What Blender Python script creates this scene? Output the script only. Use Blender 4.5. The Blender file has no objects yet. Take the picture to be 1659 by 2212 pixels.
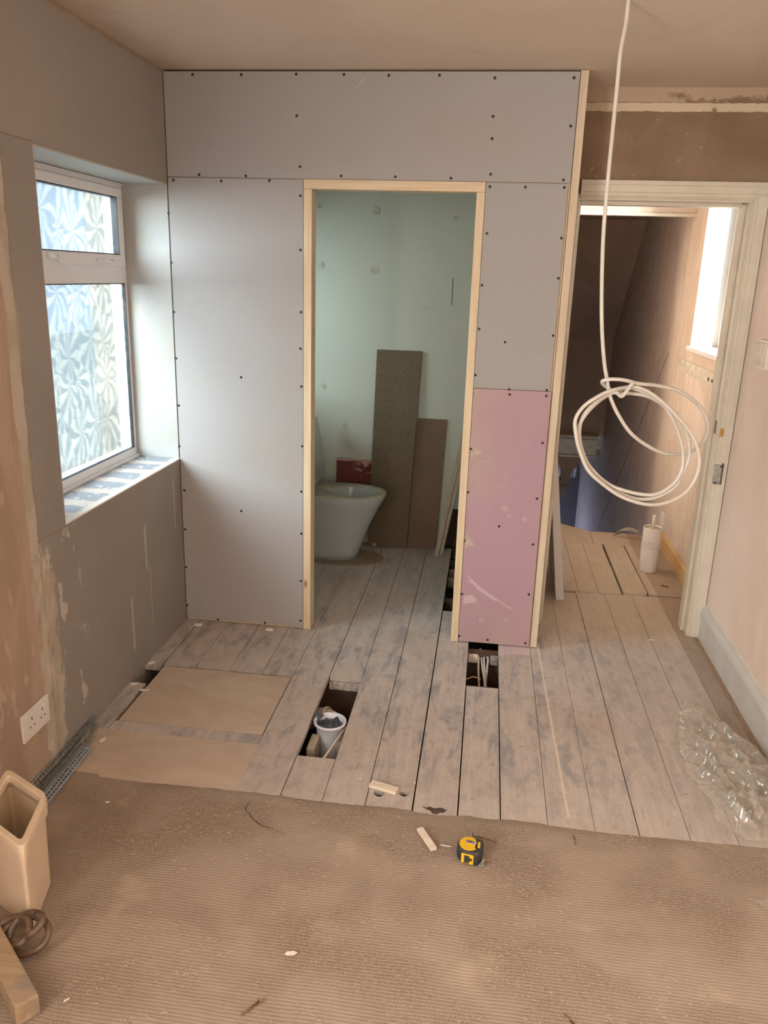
import bpy, bmesh, math, random
from mathutils import Vector, Matrix, noise as mnoise
random.seed(7)
SC = bpy.context.scene
COL = SC.collection

# ------------------------------------------------------------------ camera, world, lights, exposure
cam_d = bpy.data.cameras.new('camera'); cam = bpy.data.objects.new('camera', cam_d); COL.objects.link(cam)
_f, _yaw, _pitch, _roll, CAMH = 1722.36, 0.1218, 0.2880, 0.0308, 1.6314
_F = Vector((-math.sin(_yaw)*math.cos(_pitch), math.cos(_yaw)*math.cos(_pitch), -math.sin(_pitch)))
_R0 = Vector((math.cos(_yaw), math.sin(_yaw), 0)); _U0 = _R0.cross(_F)
_R = _R0*math.cos(_roll)+_U0*math.sin(_roll); _U = -_R0*math.sin(_roll)+_U0*math.cos(_roll)
cam.matrix_world = Matrix(((_R.x,_U.x,-_F.x,0),(_R.y,_U.y,-_F.y,0),(_R.z,_U.z,-_F.z,CAMH),(0,0,0,1)))
cam_d.sensor_width = 36; cam_d.lens = _f*36/2212; cam_d.clip_start = .02
SC.camera = cam
SC.view_settings.view_transform = 'Standard'; SC.view_settings.look = 'None'
SC.view_settings.gamma = 1; SC.view_settings.use_curve_mapping = False
SC.view_settings.exposure = 0.0

w = bpy.data.worlds.new('sky'); SC.world = w; w.use_nodes = True
w.node_tree.nodes['Background'].inputs[0].default_value = (.72, .85, 1.0, 1)
w.node_tree.nodes['Background'].inputs[1].default_value = 1.45

def area(name, loc, tgt, sx, sy, col, power):
    d = bpy.data.lights.new(name, 'AREA'); d.shape = 'RECTANGLE'; d.size = sx; d.size_y = sy
    d.color = col; d.energy = power
    o = bpy.data.objects.new(name, d); COL.objects.link(o); o.location = loc
    o.rotation_euler = (Vector(tgt)-Vector(loc)).to_track_quat('-Z', 'Y').to_euler()
    return o
# warm daylight through the big front window behind the camera
area('front_window_daylight', (0.0, -1.93, 1.45), (0.0, 2.0, 1.15), 1.8, 1.2, (1.0, .92, .84), 4)
area('rear_side_window_daylight', (-1.60, -.65, 1.50), (1.0, -.1, 1.5), 1.5, 1.15, (1.0, .935, .855), 185)
# open sky outside the left window, outside the closet window, outside the landing window
area('side_sky_daylight', (-3.3, 1.3, 2.45), (-1.2, 3.3, 1.25), 2.2, 2.2, (.86, .93, 1.0), 560)
area('closet_sky_daylight', (-2.9, 3.55, 1.75), (-.8, 4.7, 1.7), 1.1, 1.1, (.94, .97, .90), 48)
area('landing_sky_daylight', (2.35, 4.15, 2.3), (.6, 4.85, .9), .9, .9, (1.0, .95, .89), 560)
area('street_door_daylight', (.33, 8.95, -1.65), (1.3, 8.95, -1.65), .9, 1.4, (.55, .67, 1.0), 13)

# ------------------------------------------------------------------ node helper
class G:
    def __init__(s, name):
        s.m = bpy.data.materials.new(name); s.m.use_nodes = True
        s.t = s.m.node_tree; s.b = s.t.nodes['Principled BSDF']; s.out = s.t.nodes['Material Output']
        s._pos = None
    def n(s, typ, **kw):
        x = s.t.nodes.new(typ)
        for k, v in kw.items(): setattr(x, k, v)
        return x
    def put(s, sock, v):
        if hasattr(v, 'is_output'): s.t.links.new(v, sock)
        elif v is not None:
            if isinstance(v, (tuple, list)) and len(v) == 3 and sock.type == 'RGBA': v = (*v, 1)
            sock.default_value = v
    def pos(s):
        if s._pos is None: s._pos = s.n('ShaderNodeNewGeometry').outputs['Position']
        return s._pos
    def xyz(s):
        x = s.n('ShaderNodeSeparateXYZ'); s.put(x.inputs[0], s.pos()); return x.outputs
    def vec(s, sc=(1,1,1), off=(0,0,0), src=None):
        x = s.n('ShaderNodeMapping'); s.put(x.inputs[0], src or s.pos())
        x.inputs['Scale'].default_value = sc; x.inputs['Location'].default_value = off; return x.outputs[0]
    def noise(s, scale, detail=3, sc=(1,1,1), off=(0,0,0), rough=.55, dist=0):
        x = s.n('ShaderNodeTexNoise'); s.put(x.inputs['Vector'], s.vec(sc, off))
        x.inputs['Scale'].default_value = scale; x.inputs['Detail'].default_value = detail
        x.inputs['Roughness'].default_value = rough; x.inputs['Distortion'].default_value = dist
        return x.outputs['Fac']
    def ma(s, op, a, b=None, c=None):
        x = s.n('ShaderNodeMath', operation=op)
        s.put(x.inputs[0], a)
        if b is not None: s.put(x.inputs[1], b)
        if c is not None: s.put(x.inputs[2], c)
        return x.outputs[0]
    def ss(s, v, a, b, lo=0, hi=1):
        x = s.n('ShaderNodeMapRange', interpolation_type='SMOOTHSTEP'); s.put(x.inputs[0], v)
        x.inputs[1].default_value = a; x.inputs[2].default_value = b
        x.inputs[3].default_value = lo; x.inputs[4].default_value = hi; return x.outputs[0]
    def mix(s, f, a, b, mode='MIX'):
        x = s.n('ShaderNodeMix', data_type='RGBA', blend_type=mode)
        s.put(x.inputs[0], f); s.put(x.inputs[6], a); s.put(x.inputs[7], b); return x.outputs[2]
    def bump(s, h, strength=.3, dist=.002):
        x = s.n('ShaderNodeBump'); s.put(x.inputs['Height'], h)
        x.inputs['Strength'].default_value = strength; x.inputs['Distance'].default_value = dist
        s.t.links.new(x.outputs[0], s.b.inputs['Normal'])
    def fin(s, col, rough=.8, **kw):
        s.put(s.b.inputs['Base Color'], col); s.put(s.b.inputs['Roughness'], rough)
        for k, v in kw.items(): s.put(s.b.inputs[k.replace('_', ' ')], v)
        return s.m

def simple(name, col, rough=.6, var=.06, scale=30, bump=0, metal=0, sc=(1,1,1), spec=.5):
    g = G(name); f = g.noise(scale, 4, sc)
    c = g.mix(g.ss(f, .3, .7), tuple(x*(1-var) for x in col), tuple(min(1, x*(1+var)) for x in col))
    if bump: g.bump(f, bump)
    return g.fin(c, rough, Metallic=metal, Specular_IOR_Level=spec)

def plaster(name, c1, c2, c3, scale=1.3, stretch=(1,1,.6), amt=.55):
    g = G(name)
    a = g.noise(scale, 5, stretch, dist=.6); b = g.noise(scale*3.1, 5, (1,1,.35), (3,1,7), dist=1.0)
    fine = g.noise(90, 3)
    c = g.mix(g.ss(a, .35, .65), c1, c2)
    c = g.mix(g.ma('MULTIPLY', g.ss(b, .55, .75), amt), c, c3)
    scr = g.noise(9, 2, (1, 1, .12), (9,2,4), dist=2.5)
    line = g.ma('LESS_THAN', g.ma('ABSOLUTE', g.ma('SUBTRACT', scr, .5)), .0035)
    c = g.mix(g.ma('MULTIPLY', line, .28), c, (min(1,c3[0]*1.25), min(1,c3[1]*1.25), min(1,c3[2]*1.25)))
    c = g.mix(.10, c, g.mix(fine, (0,0,0), (1,1,1)), 'OVERLAY')
    g.bump(g.ma('ADD', b, g.ma('MULTIPLY', fine, .25)), .18, .003)
    return g.fin(c, .75, Specular_IOR_Level=.3)

def ceiling_mat():
    g = G('skimmed_ceiling'); X = g.xyz()
    a = g.noise(.9, 5, dist=.6); b_ = g.noise(3, 5, dist=1.0); f = g.noise(90, 3)
    c = g.mix(g.ss(a, .35, .65), (.64,.54,.445), (.60,.50,.405)); c = g.mix(g.ma('MULTIPLY', g.ss(b_, .55, .75), .3), c, (.53,.43,.34))
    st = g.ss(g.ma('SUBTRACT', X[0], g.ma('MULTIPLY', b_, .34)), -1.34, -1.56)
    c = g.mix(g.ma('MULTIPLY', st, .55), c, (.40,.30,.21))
    sp = g.noise(26, 3, (1,.5,1), (2,2,2)); c = g.mix(g.ma('MULTIPLY', g.ss(sp, .72, .75), .4), c, (.72,.64,.55))
    c = g.mix(.10, c, g.mix(f, (0,0,0), (1,1,1)), 'OVERLAY'); g.bump(g.ma('ADD', b_, g.ma('MULTIPLY', f, .25)), .15, .003)
    return g.fin(c, .7, Specular_IOR_Level=.3)

def board_mat(name, base, dusty, tan, tanamt=.6):
    g = G(name)
    a = g.noise(2.2, 4, (1,1,1)); b = g.noise(7, 5, (1,1,1), (4,4,4)); f = g.noise(170, 2)
    c = g.mix(g.ma('MULTIPLY', g.ss(a, .4, .7), tanamt), base, tan)
    c = g.mix(g.ma('MULTIPLY', g.ss(b, .60, .76), .35), c, dusty)
    c = g.mix(.08, c, g.mix(f, (0,0,0), (1,1,1)), 'OVERLAY')
    g.bump(f, .06, .001)
    return g.fin(c, .72, Specular_IOR_Level=.35)

def wood(name, c1, c2, axis=2, knots=True, scale=1.0, dirt=None, rough=.65):
    g = G(name); sc = [1,1,1]; sc[axis] = .06
    v = g.vec(tuple(sc))
    grain = g.noise(60*scale, 5, tuple(sc), dist=.4); wide = g.noise(9*scale, 3, tuple(sc), (2,5,1), dist=.8)
    c = g.mix(g.ss(grain, .35, .68), c1, c2)
    c = g.mix(g.ma('MULTIPLY', g.ss(wide, .5, .7), .35), c, tuple(x*.82 for x in c2))
    if knots:
        vo = g.n('ShaderNodeTexVoronoi', feature='F1'); sk = [1,1,1]; sk[axis] = .35
        g.put(vo.inputs['Vector'], g.vec(tuple(sk))); vo.inputs['Scale'].default_value = 9
        c = g.mix(g.ss(vo.outputs['Distance'], .10, .03), c, (.33,.17,.07))
    if dirt: c = g.mix(g.ma('MULTIPLY', g.ss(g.noise(6, 5, (1,1,1), (8,8,8)), .48, .66), .8), c, dirt)
    g.bump(grain, .12, .001)
    return g.fin(c, rough, Specular_IOR_Level=.35)

# ------------------------------------------------------------------ mesh helper
class MB:
    def __init__(s): s.bm = bmesh.new(); s.mi = 0
    def _tag(s, faces, smooth=False):
        for f in faces: f.material_index = s.mi; f.smooth = smooth
    def box(s, x0, x1, y0, y1, z0, z1, bev=0):
        vs = [s.bm.verts.new(p) for p in ((x0,y0,z0),(x1,y0,z0),(x1,y1,z0),(x0,y1,z0),(x0,y0,z1),(x1,y0,z1),(x1,y1,z1),(x0,y1,z1))]
        fs = [s.bm.faces.new([vs[i] for i in q]) for q in ((0,3,2,1),(4,5,6,7),(0,1,5,4),(1,2,6,5),(2,3,7,6),(3,0,4,7))]
        s._tag(fs)
        if bev:
            es = list({e for f in fs for e in f.edges})
            r = bmesh.ops.bevel(s.bm, geom=es, offset=bev, segments=2, affect='EDGES', profile=.6)
            for f in r['faces']: f.material_index = s.mi
        return s
    def obox(s, o, u, v, w_, bev=0):
        """box from corner o with edge vectors u, v, w_"""
        o, u, v, w_ = map(Vector, (o, u, v, w_))
        P = [o, o+u, o+u+v, o+v, o+w_, o+u+w_, o+u+v+w_, o+v+w_]
        vs = [s.bm.verts.new(p) for p in P]
        fs = [s.bm.faces.new([vs[i] for i in q]) for q in ((0,3,2,1),(4,5,6,7),(0,1,5,4),(1,2,6,5),(2,3,7,6),(3,0,4,7))]
        s._tag(fs)
        if bev:
            es = list({e for f in fs for e in f.edges})
            r = bmesh.ops.bevel(s.bm, geom=es, offset=bev, segments=2, affect='EDGES', profile=.6)
            for f in r['faces']: f.material_index = s.mi
        return s
    def prism(s, pts, d, smooth=False, bev=0):
        """closed outline pts (3D, planar) extruded by vector d"""
        d = Vector(d)
        a = [s.bm.verts.new(p) for p in pts]; b = [s.bm.verts.new(Vector(p)+d) for p in pts]
        n = len(pts); fs = [s.bm.faces.new(list(reversed(a))), s.bm.faces.new(b)]
        s._tag(fs)
        side = [s.bm.faces.new((a[i], a[(i+1)%n], b[(i+1)%n], b[i])) for i in range(n)]
        s._tag(side, smooth)
        if bev:
            es = list({e for f in fs for e in f.edges})
            r = bmesh.ops.bevel(s.bm, geom=es, offset=bev, segments=2, affect='EDGES', profile=.6)
            for f in r['faces']: f.material_index = s.mi; f.smooth = smooth
        return s
    def loft(s, rings, cap0=True, cap1=True, smooth=True, closed=True):
        R = [[s.bm.verts.new(p) for p in r] for r in rings]; n = len(R[0]); fs = []
        for a, b in zip(R, R[1:]):
            for i in range(n if closed else n-1):
                fs.append(s.bm.faces.new((a[i], a[(i+1)%n], b[(i+1)%n], b[i])))
        s._tag(fs, smooth); c = []
        if cap0: c.append(s.bm.faces.new(list(reversed(R[0]))))
        if cap1: c.append(s.bm.faces.new(R[-1]))
        s._tag(c); return s
    def tube(s, pts, r, k=8, cap=True, rr=None):
        pts = [Vector(p) for p in pts]; rings = []; prev = None
        for i, p in enumerate(pts):
            t = (pts[min(i+1, len(pts)-1)]-pts[max(i-1, 0)]).normalized()
            if prev is None:
                up = Vector((0,0,1)) if abs(t.z) < .9 else Vector((1,0,0))
                nn = t.cross(up).normalized()
            else: nn = (prev-t*prev.dot(t)).normalized()
            prev = nn; bb = t.cross(nn); q = rr[i] if rr else r
            rings.append([p+(nn*math.cos(a)+bb*math.sin(a))*q for a in [2*math.pi*j/k for j in range(k)]])
        return s.loft(rings, cap, cap)
    def lathe(s, c, prof, k=28, cap0=True, cap1=True, ax=None):
        """prof list of (r, h) around vertical axis at c; ax = axis vector"""
        c = Vector(c); A = Vector(ax or (0,0,1)).normalized()
        U = A.cross(Vector((1,0,0)) if abs(A.x) < .8 else Vector((0,1,0))).normalized(); V = A.cross(U)
        return s.loft([[c+A*h+(U*math.cos(t)+V*math.sin(t))*max(r, 1e-5) for t in [2*math.pi*j/k for j in range(k)]] for r, h in prof], cap0, cap1)
    def quad(s, *P):
        f = s.bm.faces.new([s.bm.verts.new(p) for p in P]); s._tag([f]); return s
    def build(s, name, mats, parent=None, org=None, kind=None, smooth_angle=None):
        if not isinstance(mats, (list, tuple)): mats = [mats]
        bmesh.ops.recalc_face_normals(s.bm, faces=s.bm.faces)
        if org is None and parent is None and kind is None:
            vs = s.bm.verts; xs = [v.co.x for v in vs]; ys = [v.co.y for v in vs]; zs = [v.co.z for v in vs]
            org = ((min(xs)+max(xs))/2, (min(ys)+max(ys))/2, min(zs))
        off = Vector(org or (0,0,0))
        if parent is not None: off = WORG.get(parent.name, Vector())
        bmesh.ops.translate(s.bm, vec=-off, verts=s.bm.verts)
        me = bpy.data.meshes.new(name); s.bm.to_mesh(me); s.bm.free()
        for m in mats: me.materials.append(m)
        o = bpy.data.objects.new(name, me); COL.objects.link(o)
        if parent is not None: o.parent = parent; WORG[o.name] = off.copy()
        else: o.location = off; WORG[o.name] = off.copy()
        if kind: o['kind'] = kind
        return o
WORG = {}
def tag(o, label, cat, group=None, kind=None):
    o['label'] = label; o['category'] = cat
    if group: o['group'] = group
    if kind: o['kind'] = kind
    return o
def thing(name, loc, label, cat, group=None):
    o = bpy.data.objects.new(name, None); COL.objects.link(o); o.location = loc; o.empty_display_size = .05
    WORG[o.name] = Vector(loc); return tag(o, label, cat, group)
def cat_spline(P, n=12, closed=False):
    P = [Vector(p) for p in P]; out = []; N = len(P)
    for i in range(N if closed else N-1):
        g = (lambda j: P[j % N]) if closed else (lambda j: P[max(0, min(N-1, j))])
        a, b, c, d = g(i-1), g(i), g(i+1), g(i+2)
        for k in range(n):
            t = k/n
            out.append(.5*((2*b)+(c-a)*t+(2*a-5*b+4*c-d)*t*t+(3*b-a-3*c+d)*t**3))
    if not closed: out.append(P[-1])
    return out

# ------------------------------------------------------------------ materials
M = {}
M['pink_plaster'] = plaster('pink_plaster', (.80,.67,.58), (.74,.59,.49), (.84,.75,.68))
M['brown_plaster'] = plaster('brown_plaster', (.34,.22,.14), (.27,.17,.105), (.42,.30,.22))
M['hall_plaster'] = plaster('hall_plaster', (.70,.59,.49), (.60,.48,.38), (.76,.68,.59), 2.2)
M['stair_brown'] = plaster('stair_brown', (.38,.26,.185), (.29,.195,.135), (.44,.33,.25))
M['ceiling_plaster'] = ceiling_mat()
M['grey_board'] = board_mat('grey_board', (.375,.36,.35), (.43,.41,.39), (.365,.34,.295), .5)
M['pink_board'] = board_mat('pink_board', (.43,.285,.325), (.50,.41,.41), (.45,.34,.30), .7)
M['closet_green'] = board_mat('closet_green', (.50,.53,.455), (.58,.60,.52), (.52,.54,.44), .5)
M['stud'] = wood('stud_pine', (.72,.59,.41), (.64,.50,.32))
M['stud_x'] = wood('stud_pine_across', (.72,.59,.41), (.64,.50,.32), axis=0)
M['batten'] = wood('old_batten', (.46,.40,.31), (.38,.31,.23))
M['joist'] = wood('joist', (.12,.075,.05), (.08,.05,.032), axis=0)
M['new_skirt'] = wood('new_softwood', (.66,.44,.22), (.56,.35,.16), axis=1)
M['offcut'] = wood('planed_offcut', (.80,.70,.58), (.72,.60,.48), axis=0, knots=False)
M['cream'] = simple('cream_gloss', (.66,.61,.50), .38, .05, 12)
M['cream_worn'] = simple('worn_cream_paint', (.62,.54,.43), .5, .12, 18, .1)
M['skirting_white'] = simple('skirting_white', (.57,.55,.51), .4, .05, 8)
M['upvc'] = simple('white_upvc', (.78,.79,.80), .28, .02, 4)
M['seal'] = simple('black_gasket', (.015,.016,.02), .5)
M['ceramic'] = simple('ceramic', (.50,.54,.555), .12, .02, 4, spec=.6)
M['dusty_rim'] = simple('dusty_rim', (.45,.41,.31), .6, .18, 40)
M['cable'] = simple('white_cable', (.58,.545,.485), .42, .07, 12)
M['white_card'] = simple('white_plasterboard', (.74,.72,.69), .6, .03, 20)
M['mdf'] = simple('brown_mdf', (.155,.095,.055), .6, .10, 6)
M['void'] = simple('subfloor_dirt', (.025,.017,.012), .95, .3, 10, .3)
M['screw'] = simple('black_screw', (.012,.012,.013), .5)
M['galv'] = simple('galvanised', (.50,.53,.54), .38, .12, 60, metal=.9)
M['galv_dull'] = simple('dusty_galvanised', (.40,.40,.37), .55, .2, 60, metal=.5)
M['pvc_grey'] = simple('soil_pipe', (.42,.35,.27), .45, .1, 20)
M['pan_blue'] = simple('white_pan_connector', (.66,.69,.76), .4, .04, 20)
M['bag_dark'] = simple('dark_bag', (.07,.08,.10), .28, .3, 30, .2)
M['yellow'] = simple('yellow_abs', (.80,.50,.02), .35, .04, 20)
M['rubber'] = simple('black_rubber', (.035,.035,.038), .55, .15, 60)
M['steel'] = simple('nickel_clip', (.74,.68,.58), .25, .05, 30, metal=1)
M['brass'] = simple('brass', (.62,.45,.18), .3, .1, 30, metal=1)
M['dark_metal'] = simple('dark_steel', (.10,.08,.06), .5, .2, 30, metal=.4)
M['rust'] = simple('rusty_nail', (.20,.12,.07), .6, .3, 200, metal=.3)
M['socket'] = simple('white_socket', (.72,.68,.64), .32, .02, 10)
M['bin'] = simple('beige_plastic', (.72,.58,.42), .45, .04, 14)
M['hose'] = simple('dirty_hose', (.14,.09,.06), .4, .35, 40, .1)
M['dirty_timber'] = wood('dirty_timber', (.42,.31,.20), (.34,.24,.15), axis=0, dirt=(.16,.16,.17))
M['brush_white'] = simple('white_ceramic_gloss', (.76,.70,.64), .25, .02, 10)
M['chip_white'] = simple('plaster_chip', (.78,.73,.66), .8, .05, 60)
M['plug_orange'] = simple('orange_filler', (.55,.24,.09), .8)

def chip_mat():
    g = G('chipboard'); v = g.n('ShaderNodeTexVoronoi'); g.put(v.inputs['Vector'], g.vec((1,1,2))); v.inputs['Scale'].default_value = 220
    c = g.mix(g.ss(v.outputs['Color'], .1, .9), (.10,.075,.042), (.185,.14,.08))
    c = g.mix(g.ma('MULTIPLY', g.noise(3, 3), .4), c, (.12,.085,.045)); g.bump(v.outputs['Distance'], .15, .001)
    return g.fin(c, .8)
M['chip'] = chip_mat()
def red_mat():
    g = G('red_board'); X = g.xyz()
    t = g.noise(16, 4, (1,1,1.6))
    m = g.ma('MULTIPLY', g.ss(X[0], -.80, -.70), g.ss(t, .50, .54)); m = g.ma('MULTIPLY', m, g.ss(X[2], .45, .48))
    m = g.ma('MAXIMUM', m, g.ss(g.ma('ADD', X[2], g.ma('MULTIPLY', t, .02)), .536, .541))
    return g.fin(g.mix(m, (.15,.035,.022), (.50,.30,.27)), .75)
M['red'] = red_mat()

def left_wall_mat():
    g = G('left_wall_finish'); X = g.xyz(); y, z = X[1], X[2]
    n1 = g.noise(7, 6, (1,1,.35), dist=.5); n2 = g.noise(20, 6, (1,1,.42), (5,5,5), dist=.25); big = g.noise(1.1, 4); fine = g.noise(150, 2)
    yy = g.ma('ADD', y, g.ma('MULTIPLY', g.ma('SUBTRACT', n1, .5), .10))
    board = g.mix(g.ss(big, .4, .65), (.31,.28,.255), (.27,.245,.222))
    # taller zone over the window has been skimmed a little warmer
    board = g.mix(g.ma('MULTIPLY', g.ss(z, 1.97, 1.99), .5), board, (.345,.31,.275))
    pink = g.mix(g.ss(n1, .4, .65), (.42,.315,.245), (.345,.25,.19))
    pink = g.mix(g.ma('MULTIPLY', g.ss(n2, .60, .66), .30), pink, (.62,.51,.43))
    n5 = g.noise(13, 6, (1,1,.4), (2,9,1), dist=.2)
    filler = g.mix(g.ss(n5, .40, .62), (.50,.44,.37), (.42,.355,.27))
    below = g.ma('LESS_THAN', z, 1.972)
    c = g.mix(g.ss(yy, 2.205, 2.215), pink, board)
    # smeared joint compound band beside the pier, wider under the sill
    band = g.ma('MULTIPLY', g.ss(yy, 2.165, 2.18), g.ss(g.ma('ADD', yy, g.ma('MULTIPLY', g.ma('SUBTRACT', n2, .5), .16)), 2.30, 2.285))
    band = g.ma('MULTIPLY', band, g.ss(n2, .36, .44))
    wide = g.ma('MULTIPLY', g.ss(z, .78, .70), band)
    thin = g.ma('MULTIPLY', g.ma('MULTIPLY', g.ss(yy, 2.175, 2.185), g.ss(yy, 2.235, 2.225)), g.ss(z, .70, .78))
    c = g.mix(g.ma('MULTIPLY', g.ma('MAXIMUM', wide, thin), .9), c, filler)
    sp = g.ma('MULTIPLY', g.ss(n2, .60, .63), g.ma('MULTIPLY', g.ss(y, 2.10, 2.2), g.ss(y, 2.52, 2.42)))
    sp = g.ma('MULTIPLY', sp, g.ss(z, .82, .74))
    c = g.mix(g.ma('MULTIPLY', sp, .7), c, (.58,.52,.45))
    # vertical plumb lines and board joints
    l1 = g.ma('LESS_THAN', g.ma('ABSOLUTE', g.ma('SUBTRACT', y, g.ma('ADD', 2.232, g.ma('MULTIPLY', n1, .006)))), .0016)
    l1 = g.ma('MULTIPLY', l1, below)
    l2 = g.ma('MULTIPLY', g.ma('LESS_THAN', g.ma('ABSOLUTE', g.ma('SUBTRACT', z, g.ma('ADD', 1.974, g.ma('MULTIPLY', n2, .012)))), .0025), g.ma('LESS_THAN', y, 2.40))
    l3 = g.ma('MULTIPLY', g.ma('LESS_THAN', g.ma('ABSOLUTE', g.ma('SUBTRACT', z, g.ma('ADD', .79, g.ma('MULTIPLY', n2, .006)))), .0016), g.ma('MULTIPLY', g.ma('LESS_THAN', y, 2.41), g.ma('GREATER_THAN', y, 2.22)))
    c = g.mix(g.ma('MULTIPLY', g.ma('MAXIMUM', g.ma('MAXIMUM', l1, l3), l2), .65), c, (.22,.15,.09))
    # pale scraped streaks on the board under the window
    for (sy, z0, z1, wd) in ((3.02, .42, .60, .014), (3.05, .16, .42, .004), (3.345, .50, .72, .008), (2.86, .12, .34, .012)):
        m = g.ma('MULTIPLY', g.ss(g.ma('ABSOLUTE', g.ma('SUBTRACT', g.ma('ADD', y, g.ma('MULTIPLY', n2, .01)), sy)), wd, wd*.4), g.ma('MULTIPLY', g.ss(z, z0-.03, z0+.02), g.ss(z, z1+.03, z1-.02)))
        c = g.mix(g.ma('MULTIPLY', m, .45), c, (.62,.58,.52))
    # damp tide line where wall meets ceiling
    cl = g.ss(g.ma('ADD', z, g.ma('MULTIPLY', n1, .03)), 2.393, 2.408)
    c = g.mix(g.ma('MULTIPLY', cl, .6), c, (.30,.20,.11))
    c = g.mix(.10, c, g.mix(fine, (0,0,0), (1,1,1)), 'OVERLAY')
    g.bump(g.ma('ADD', n2, g.ma('MULTIPLY', fine, .2)), .15, .002)
    return g.fin(c, .8, Specular_IOR_Level=.3)
M['left_wall'] = left_wall_mat()

def reveal_mat():
    g = G('window_reveal_paint'); v = g.n('ShaderNodeTexVoronoi'); g.put(v.inputs['Vector'], g.vec((1,1,1))); v.inputs['Scale'].default_value = 9
    n = g.noise(40, 4)
    m = g.ma('MULTIPLY', g.ss(g.ma('ADD', v.outputs['Distance'], g.ma('MULTIPLY', n, .12)), .17, .13), 1)
    c = g.mix(g.ss(g.noise(5, 4), .35, .7), (.43,.43,.41), (.41,.39,.34))
    c = g.mix(g.ma('MULTIPLY', m, .7), c, (.55,.40,.30)); g.bump(n, .1, .001)
    return g.fin(c, .6)
M['reveal'] = reveal_mat()

def sill_mat():
    g = G('smeared_sill'); X = g.xyz(); n = g.noise(10, 5, (.25,1,1), dist=1.2); n2 = g.noise(30, 5, dist=1)
    s_ = g.ma('SINE', g.ma('ADD', g.ma('MULTIPLY', X[1], 38), g.ma('MULTIPLY', n, 3)))
    c = g.mix(g.ss(s_, .1, .7), (.30,.32,.36), (.62,.54,.48))
    c = g.mix(g.ss(n2, .58, .66), c, (.76,.74,.70))
    edge = g.ss(g.ma('ADD', X[0], g.ma('MULTIPLY', n2, .05)), -1.385, -1.365)
    c = g.mix(edge, c, (.72,.66,.58)); g.bump(n2, .3, .003)
    return g.fin(c, .5)
M['sill'] = sill_mat()

def pier_top_mat():
    g = G('wall_over_door'); X = g.xyz(); z = X[2]
    n = g.noise(6, 6, (1,1,1.6), dist=.4); n2 = g.noise(24, 5, dist=.5); f = g.noise(120, 2)
    c = g.mix(g.ss(g.noise(3, 5, dist=.8), .35, .68), (.235,.16,.10), (.31,.22,.15))
    m1 = g.ma('MULTIPLY', g.ss(z, 2.342, 2.348), g.ss(g.ma('ADD', n, g.ma('MULTIPLY', g.ma('SUBTRACT', z, 2.37), 3)), .40, .47))
    band = g.ma('MULTIPLY', g.ss(g.ma('ADD', z, g.ma('MULTIPLY', n2, .014)), 2.316, 2.319), g.ss(g.ma('ADD', z, g.ma('MULTIPLY', n2, .010)), 2.349, 2.346))
    band = g.ma('MULTIPLY', band, g.ss(n, .36, .42))
    c = g.mix(g.ma('MULTIPLY', m1, .75), c, (.55,.43,.32)); c = g.mix(g.ma('MULTIPLY', band, .92), c, (.68,.58,.43))
    c = g.mix(g.ma('MULTIPLY', g.ss(n2, .68, .71), .5), c, (.56,.44,.33))
    c = g.mix(.1, c, g.mix(f, (0,0,0), (1,1,1)), 'OVERLAY'); g.bump(n2, .2, .003)
    return g.fin(c, .8, Specular_IOR_Level=.25)
M['over_door'] = pier_top_mat()

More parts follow.
